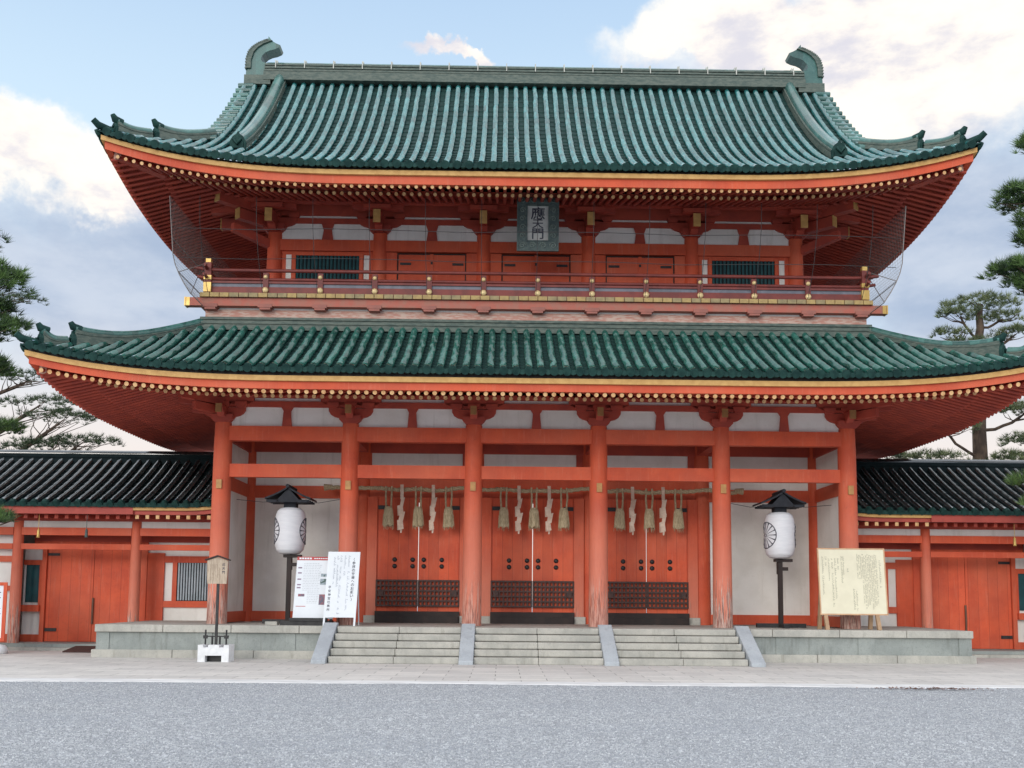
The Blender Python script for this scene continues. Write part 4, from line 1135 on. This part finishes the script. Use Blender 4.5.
es = root('red_framed_sign', (-15.3, 28, 0), 'red framed white sign on a white block at the far left corridor', 'sign')
m = MB(); m.box(-16.0, -14.66, 28.0, 28.05, .4, 1.93); ob('panel', m, BOARD, es)
m = MB(); m.box(-16.05, -14.62, 27.97, 27.999, 1.88, 1.97); m.box(-16.05, -14.62, 27.97, 27.999, .36, .44); m.box(-14.72, -14.62, 27.97, 27.999, .44, 1.88); m.box(-16.05, -15.95, 27.97, 27.999, .44, 1.88); ob('frame', m, RED, es)
m = MB(); FF = lambda u, w: (u, 27.994, w)
for k in range(6): scribble(m, -14.88 - .16 * k, 1.75, .7, .14, FF, 0, .95)
ob('lettering', m, INK, es)
m = MB(); m.lathe([(.02, 0), (.30, .0), (.30, .14), (.24, .22), (.1, .26), (.02, .26)], (-14.85, 28.0, .012), 18); m.lathe([(.02, 0), (.30, .0), (.30, .14), (.24, .22), (.1, .26), (.02, .26)], (-15.8, 28.0, .012), 18)
for x in (-14.85, -15.8): m.box(x - .04, x + .04, 28.051, 28.1, .2, 1.8)
ob('base', m, CONC, es)

m = MB(); m.prism([(28.75, .014), (28.75, .05), (29.64, .16), (29.64, .014)], 'x', -13.35, -12.5); ob('door_ramp', m, MAT, label='dark brown wedge ramp lying before the left corridor door', category='ramp')


# ------------------------------------------------------------------ roofed corridors left and right of the gate
def corridor(sx, label):
    C = root('roofed_corridor', (sx * 15, 31.5, 0), label, 'corridor', 'roofed corridors beside the gate')
    def X(a, b): return tuple(sorted((sx * a, sx * b)))
    def B(name, a, b, y0, y1, z0, z1, mt, par=None): return ob(name, bx((*X(a, b), y0, y1, z0, z1)), mt, par or C)
    A, E = 9.12, 27.0; ye, yr, ze = 29.25, 32.6, 4.28
    prof = lambda t: .42 * t + .035 * t * t
    lift = lambda a: .10 * max(0, 1 - (a - A) / 1.2) ** 2
    B('floor_slab', 11.73, E, 29.9, 36, 0.0, .20, STONE); B('floor_edge', 11.73, E, 29.65, 29.899, 0.0, .10, STONE_L)
    m = MB()
    for side in (0, 1):
        def P(a, t, dz): return (sx * a, ye + t if side == 0 else 2 * yr - ye - t, ze + prof(t) + lift(a) * (1 - t / 3.35) + dz)
        cols = []
        for a in np.linspace(A, E, 40):
            col = []
            for i in range(11): col += [P(a, 3.35 * i / 11, .03), P(a, 3.35 * (i + 1) / 11, 0)]
            cols.append(col)
        m.grid(cols, 0)
        nr = int((E - A) / .315)
        for i in range(nr):
            a = A + .12 + .315 * i; pts, rs = [], []; jit = random.uniform(-.012, .012)
            for j in range(10):
                t0, t1 = 3.3 * j / 10, 3.3 * (j + 1) / 10; pts += [P(a + jit, t0 + .002, .055), P(a + jit, t1 - .002, .045)]; rs += [.090, .085]
            m.tube(pts, rs, 7, 1, True, False)
            m.tube([P(a, -.06, .02), P(a, .04, .05)], .105, 10, 2, False)
            m.box(*X(a + .08, a + .235), *sorted((P(a, -.03, 0)[1], P(a, .03, 0)[1])), P(a, 0, 0)[2] - .07, P(a, 0, 0)[2] + .04, 2)
    rf = ob('roof', m, [CORR_PAN, CORR_TILE, TILE_END], C)
    zr_ = ze + prof(3.35) - .16
    m = MB()
    for w_, a, b in ((.34, -.15, .10), (.27, .10, .16), (.30, .16, .22), (.26, .22, .28)): m.box(*X(A, E), yr - w_, yr + w_, zr_ + a, zr_ + b, 0)
    m.tube([(sx * A, yr, zr_ + .30), (sx * E, yr, zr_ + .30)], .13, 8, 1)
    ob('ridge', m, [CORR_PAN, CORR_TILE], rf)
    m = MB(); rg = []
    for a in np.linspace(A, 11.75, 10): rg.append([(sx * a, y, z + lift(a)) for y, z in ((ye + .06, 4.21), (ye + .06, 4.12), (ye + .2, 4.12), (ye + .2, 4.21))])
    m.rings(rg, 0, False); ob('eave_board', m, GOLD, rf)
    m = MB(); rg = []
    for a in np.linspace(A, 11.75, 10): rg.append([(sx * a, y, z + lift(a)) for y, z in ((ye + .14, 4.118), (ye + .14, 4.0), (ye + .3, 4.0), (ye + .3, 4.118))])
    m.rings(rg, 0, False); m.box(*X(11.751, E), ye + .06, ye + .22, 4.0, 4.215); ob('eave_beam', m, BENG, rf)
    B('soffit_board', A, E, ye + .25, 2 * yr - ye - .25, 4.14, 4.18, REDD, rf)
    m = MB(); n_ = int((E - A) / .30)
    for i in range(n_):
        a = A + .15 + .30 * i; near = a < 11.75; m.sweep([(sx * a, ye + (.20 if near else .3), 3.88), (sx * a, 31.2, 4.02)], .10, .11, 0)
        m.box(sx * a - .052, sx * a + .052, ye + (.19 if near else .29), ye + (.199 if near else .299), 3.88, 3.995, 1 if near else 0)
    ob('rafter_row', m, [REDD, CREAMEND], rf)
    # frame
    p0_ = None
    for a in (12.0, 15.55, 19.0, 22.5, 26.0):
        m = MB(); m.lathe([(.165, 0), (.16, 1.8), (.145, 3.66)], (0, 0, 0), 14)
        if p0_ is None: p0_ = ob('pillar', m, REDP, C, (sx * a, 30.4, .2))
        else: dup(p0_, (sx * (a - 12.0), 0, 0)).rotation_euler.z = a
    for (a, b) in ((9.08, 11.87), (12.13, 15.42), (15.68, 18.87), (19.13, 22.4)):
        B('tie_beam', a, b, 30.30, 30.50, 3.43, 3.66, RED); B('tie_beam', a, b, 30.31, 30.49, 3.0, 3.17, RED)
        B('frieze_panel', a, b, 30.38, 30.42, 3.66, 3.86, WHITE)
    B('wall_plate', A, E, 30.29, 30.51, 3.861, 3.98, REDD)
    B('ceiling', A, E, 30.52, 34.5, 3.70, 3.74, REDD)
    yw = 31.2
    # bay beside the gate: barred window over white plaster
    B('wall_panel', 9.08, 11.9, yw, yw + .06, .2, 3.7, WHITE)
    for z0, z1 in ((.2, .62), (1.28, 1.48), (2.66, 2.86)): B('wall_beam', 9.08, 11.4, yw - .06, yw + .005, z0, z1, RED)
    for a, b in ((11.38, 11.9), (10.98, 11.12), (9.75, 9.86)): B('wall_post', a, b, yw - .07, yw + .004, .2 if b > 11.5 else 1.48, 2.95 if b > 11.5 else 2.66, RED)
    w0 = B('window', 9.86, 10.98, yw - .04, yw + .003, 1.482, 2.658, VOID)
    m = MB()
    for k in range(13): a = 9.92 + 1.0 * k / 12; m.box(*X(a - .024, a + .024), yw - .075, yw - .045, 1.50, 2.65)
    ob('window_bar', m, plain('pale_bar_paint', (.33, .38, .42), (.25, .30, .33), .5, 3) if 'pale_bar_paint' not in bpy.data.materials else bpy.data.materials['pale_bar_paint'], w0)
    B('upper_beam', 9.08, 15.4, yw - .08, yw + .08, 3.28, 3.72, REDD)
    # double door
    d = ob('door', bx((*X(12.1, 13.545), yw - .02, yw + .05, .21, 3.05), (*X(13.56, 14.98), yw - .02, yw + .05, .21, 3.05)), ORANGE, C)
    m = MB(); m.tube([(sx * 13.53, yw - .045, .75), (sx * 13.53, yw - .06, 1.1), (sx * 13.53, yw - .045, 1.55)], .032, 6); ob('handle', m, plain('worn_bronze', (.16, .08, .05), None, .5, 4) if 'worn_bronze' not in bpy.data.materials else bpy.data.materials['worn_bronze'], d)
    for z0, z1 in ((.52, .62), (2.84, 2.92)): ob('hinge', bx((*X(14.62, 14.97), yw - .05, yw - .021, z0, z1)), BLACK, d)
    B('door_head', 11.9, 15.4, yw - .06, yw + .04, 3.051, 3.28, RED)
    B('door_post', 14.99, 15.12, yw - .1, yw + .06, .2, 3.05, RED); B('door_post', 11.9, 12.09, yw - .1, yw + .06, .2, 3.05, RED)
    B('wall_panel', 15.121, 15.7, yw, yw + .06, .2, 3.05, WHITE)
    B('wall_beam', 15.121, 15.7, yw - .08, yw - .001, .2, .42, RED); B('wall_beam', 15.121, 15.75, yw - .2, yw - .001, 1.12, 1.32, RED)
    w1 = B('window', 15.2, 15.62, yw - .03, yw - .002, 1.4, 2.55, TEAL)
    B('window_frame', 15.121, 15.2, yw - .08, yw - .001, 1.32, 2.7, RED, w1); B('window_frame', 15.2, 15.7, yw - .08, yw - .001, 2.551, 2.7, RED, w1)
    # plain bays running on outside the frame of the photograph
    for a, b in ((15.7, 19.0), (19.0, 22.5), (22.5, 26.0)):
        B('wall_panel', a, b, yw - .6, yw - .54, .2, 3.43, WHITE)
        for z0, z1 in ((.2, .45), (1.75, 1.9), (2.62, 2.8)): B('wall_beam', a, b, yw - .68, yw - .601, z0, z1, RED)
    B('back_wall', A, E, 34.4, 34.46, .2, 3.7, WHITE)
    return C


corridor(-1, 'low vermilion corridor with dark tiled roof joining the left side of the gate')
corridor(1, 'low vermilion corridor with dark tiled roof joining the right side of the gate')

for x, y, z, lab in ((-14.55, 29.5, 3.42, 'small gilt pendant hanging under the corridor eave farthest left'), (-13.15, 29.5, 3.44, 'small dark pendant hanging above the left corridor door'), (14.3, 29.5, 3.44, 'small gilt pendant hanging above the right corridor door')):
    m = MB(); m.tube([(x, y, 3.99), (x, y, z + .12)], .008, 4); m.lathe([(.012, .14), (.035, .10), (.045, -.08), (.05, -.12), (.02, -.12)], (x, y, z), 10)
    ob('hanging_pendant', m, BRASS if 'gilt' in lab else BRONZE, label=lab, category='pendant', group='pendants under the corridor eaves')


# ------------------------------------------------------------------ pines
def foliage(centres, radii, dens, needles, nlen, nw, up=.5):
    """many needle tufts spread through flattened pads"""
    V, Fc, MI = [], [], []; base = 0
    for c, rad in zip(centres, radii):
        nt = int(dens * rad[0] * rad[1])
        th = RNG.uniform(0, 2 * np.pi, nt); rr = np.sqrt(RNG.uniform(0, 1, nt)) * (1 + .18 * np.sin(th * 3 + c[0] * 5) + .12 * np.sin(th * 7 + c[1]))
        x = rr * np.cos(th) * rad[0]; y = rr * np.sin(th) * rad[1]
        z = rad[2] * (np.sqrt(np.clip(1 - np.minimum(rr, 1) ** 2, 0, 1)) * RNG.uniform(.2, 1, nt) - .25) + RNG.normal(0, .05, nt)
        tc = np.stack([x, y, z], 1) + np.array(c)
        k = needles; d = RNG.normal(0, 1, (nt, k, 3)); d[..., 2] = np.abs(d[..., 2]) * .9 + up
        d += (np.stack([x / rad[0], y / rad[1], z * 0], 1) * .9)[:, None, :]
        d /= np.linalg.norm(d, axis=2, keepdims=True)
        side = np.cross(d, RNG.normal(0, 1, (nt, k, 3))); side /= np.linalg.norm(side, axis=2, keepdims=True) + 1e-9
        L = nlen * RNG.uniform(.7, 1.2, (nt, k, 1)); o = tc[:, None, :] + d * .02
        a = o - side * nw; b = o + side * nw; tip = o + d * L
        V.append(np.stack([a, b, tip], 2).reshape(-1, 3)); cnt = nt * k
        Fc.append((np.arange(cnt * 3) + base).reshape(-1, 3)); base += cnt * 3
        MI.append(np.repeat((RNG.random(nt) < .42).astype(int), k))
    return np.concatenate(V), np.concatenate(Fc), np.concatenate(MI)


def pine(label, base, trunk, r0, pads, mats, dens=110, needles=16, nlen=.24, nw=.009, up=.5, twigs=7):
    T = root('pine_tree', base, label, 'tree', 'pines around the gate')
    tr = [Vector(p) for p in trunk]; m = MB(); nP = len(tr)
    fine = []
    for i in range(nP - 1):
        for k in range(4):
            f_ = k / 4; p = tr[i].lerp(tr[i + 1], f_); fine.append(p + Vector((RNG.normal(0, .035), RNG.normal(0, .035), 0)))
    fine.append(tr[-1])
    m.tube(fine, [r0 * (1 - .72 * i / (len(fine) - 1)) for i in range(len(fine))], 10); ob('trunk', m, BARK, T)
    cs, rd = [], []
    for (c, rad) in pads:
        bm = MB(); c = Vector(c); j = min(fine, key=lambda p: (p - (c - Vector((0, 0, .5 + .25 * (Vector((c.x - p.x, c.y - p.y))).length)))).length)
        L = (c - j).length; path = []
        for k in range(7):
            f_ = k / 6; w = Vector((RNG.normal(0, .05), RNG.normal(0, .05), RNG.normal(0, .04))) * L * .35 * math.sin(math.pi * f_)
            path.append(j.lerp(c - Vector((0, 0, rad[2] * .3)), f_) + w + Vector((0, 0, -.10 * L * math.sin(math.pi * f_))))
        bm.tube(path, [.035 + .03 * L / 4 + .02 * (6 - k) / 6 * L / 2 if k < 6 else .02 for k in range(7)], 6)
        for t in range(twigs):
            a = RNG.uniform(0, 6.28); q = path[4].lerp(path[6], RNG.uniform(0, 1)); e = c + Vector((rad[0] * .85 * math.cos(a), rad[1] * .85 * math.sin(a), -rad[2] * .12))
            mid = q.lerp(e, .5) + Vector((RNG.normal(0, .08), RNG.normal(0, .08), -.05)); bm.tube([q, mid, e], [.022, .015, .008], 5)
        ob('limb', bm, BARK, T)
        cs.append(tuple(c)); rd.append(rad)
        for k in range(3):
            a = RNG.uniform(0, 6.28); cs.append((c.x + rad[0] * .75 * math.cos(a), c.y + rad[1] * .75 * math.sin(a), c.z + RNG.uniform(-.6, .4) * rad[2])); rd.append((rad[0] * .45, rad[1] * .45, rad[2] * .7))
    V, Fc, MI = foliage(cs, rd, dens, needles, nlen, nw, up)
    me = bpy.data.meshes.new('crown'); me.vertices.add(len(V)); me.vertices.foreach_set('co', V.ravel())
    me.loops.add(Fc.size); me.loops.foreach_set('vertex_index', Fc.ravel().astype(np.int32))
    me.polygons.add(len(Fc)); me.polygons.foreach_set('loop_start', (np.arange(len(Fc)) * 3).astype(np.int32))
    me.materials.append(mats[0]); me.materials.append(mats[1]); me.polygons.foreach_set('material_index', MI.astype(np.int32)); me.update(calc_edges=True)
    o = bpy.data.objects.new('crown', me); COL.objects.link(o); o.parent = T; o.matrix_parent_inverse = W[T.name].inverted()
    return T


# near pine on the left, its trunk outside the picture
pine('lush green pine with broad pads at the left edge in front of the corridor', (-17.2, 27.6, 0), [(-17.2, 27.6, 0), (-17.0, 27.5, 3), (-17.3, 27.6, 6.5), (-17.0, 27.7, 9.5), (-16.7, 27.6, 12)], .3,
     [((-15.15, 27.4, 10.3), (.8, .8, .62)), ((-15.35, 27.3, 8.95), (.95, .9, .55)), ((-15.4, 27.6, 8.0), (.7, .7, .3)), ((-15.2, 27.5, 9.6), (.5, .6, .3)), ((-15.2, 27.5, 6.2), (.8, .7, .3)), ((-14.45, 26.5, 3.62), (.62, .6, .30)), ((-16.6, 27.6, 12.0), (1.2, 1.1, .5)), ((-18.5, 27.8, 9.5), (1.3, 1.2, .45)), ((-18.6, 27.2, 6.5), (1.3, 1.2, .4))],
     NEED, 260, 18, .26, .010)
# thin dark-limbed pine behind the left corridor
pine('sparse pine with bare dark limbs rising behind the left corridor roof', (-22.3, 37.5, 0), [(-22.3, 37.5, 0), (-22.0, 37.5, 4), (-22.4, 37.3, 8), (-22.0, 37.4, 12), (-21.8, 37.4, 15)], .3,
     [((-17.1, 36.6, 8.15), (1.5, 1.0, .25)), ((-18.2, 37.0, 8.75), (1.3, 1.0, .28)), ((-16.3, 36.4, 7.25), (1.3, .9, .2)), ((-17.8, 36.5, 7.0), (1.5, 1.0, .22)), ((-18.6, 37.0, 9.7), (.95, .9, .25)), ((-18.3, 36.5, 6.6), (1.8, 1.0, .2)), ((-19.9, 37.0, 12.7), (1.3, .8, .25)), ((-16.0, 36.5, 6.5), (1.3, .8, .2)), ((-21.6, 37.2, 14.9), (1.2, 1.0, .3))],
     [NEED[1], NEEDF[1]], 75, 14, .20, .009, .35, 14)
# far pine with the flat crown on the right
pine('flat-topped pale pine with straight brown trunk behind the right corridor', (16.75, 36.5, 0), [(16.75, 36.5, 0), (16.7, 36.5, 4), (16.75, 36.5, 8), (16.9, 36.5, 11), (16.95, 36.5, 12.8)], .38,
     [((16.9, 36.4, 12.8), (1.2, 1.0, .30)), ((16.1, 36.3, 12.35), (.75, .7, .2)), ((17.75, 36.4, 12.3), (.75, .7, .2)), ((15.8, 36.3, 11.6), (.6, .6, .14)), ((18.1, 36.2, 11.65), (.75, .7, .18)), ((16.4, 36.2, 11.2), (1.0, .6, .16)),
      ((15.3, 36.2, 8.0), (1.1, .8, .18)), ((14.4, 36.0, 6.9), (1.3, .7, .16)), ((18.3, 36.0, 8.7), (1.1, .9, .25)), ((19.0, 36.2, 7.6), (1.4, 1.0, .3)), ((18.2, 36.2, 6.9), (1.2, .9, .3)), ((18.6, 36.2, 9.8), (1.0, .9, .25)), ((16.0, 36.2, 6.6), (1.3, .7, .15))],
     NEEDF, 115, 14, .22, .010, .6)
# near pine on the right, trunk outside the picture
pine('dark green pine reaching in from the right edge in front of the corridor', (16.6, 27.6, 0), [(16.6, 27.6, 0), (16.4, 27.6, 4), (16.7, 27.6, 8), (16.4, 27.6, 12), (16.2, 27.6, 16.4)], .32,
     [((14.55, 27.4, 14.85), (.72, .7, .4)), ((14.0, 27.4, 13.15), (.9, .8, .32)), ((14.5, 27.4, 12.5), (.9, .8, .28)), ((14.5, 27.5, 12.0), (.75, .6, .3)), ((13.9, 27.4, 11.0), (.95, .8, .34)), ((14.5, 27.3, 10.55), (1.0, .8, .3)), ((14.0, 26.9, 4.95), (.9, .7, .42)), ((14.1, 26.8, 4.45), (.75, .6, .3)), ((16.2, 27.6, 16.5), (1.3, 1.2, .5)), ((18.0, 27.6, 12), (1.3, 1.2, .5)), ((18.0, 27.6, 8), (1.3, 1.2, .5))],
     [NEED[0], NEED[1]], 240, 18, .26, .010)
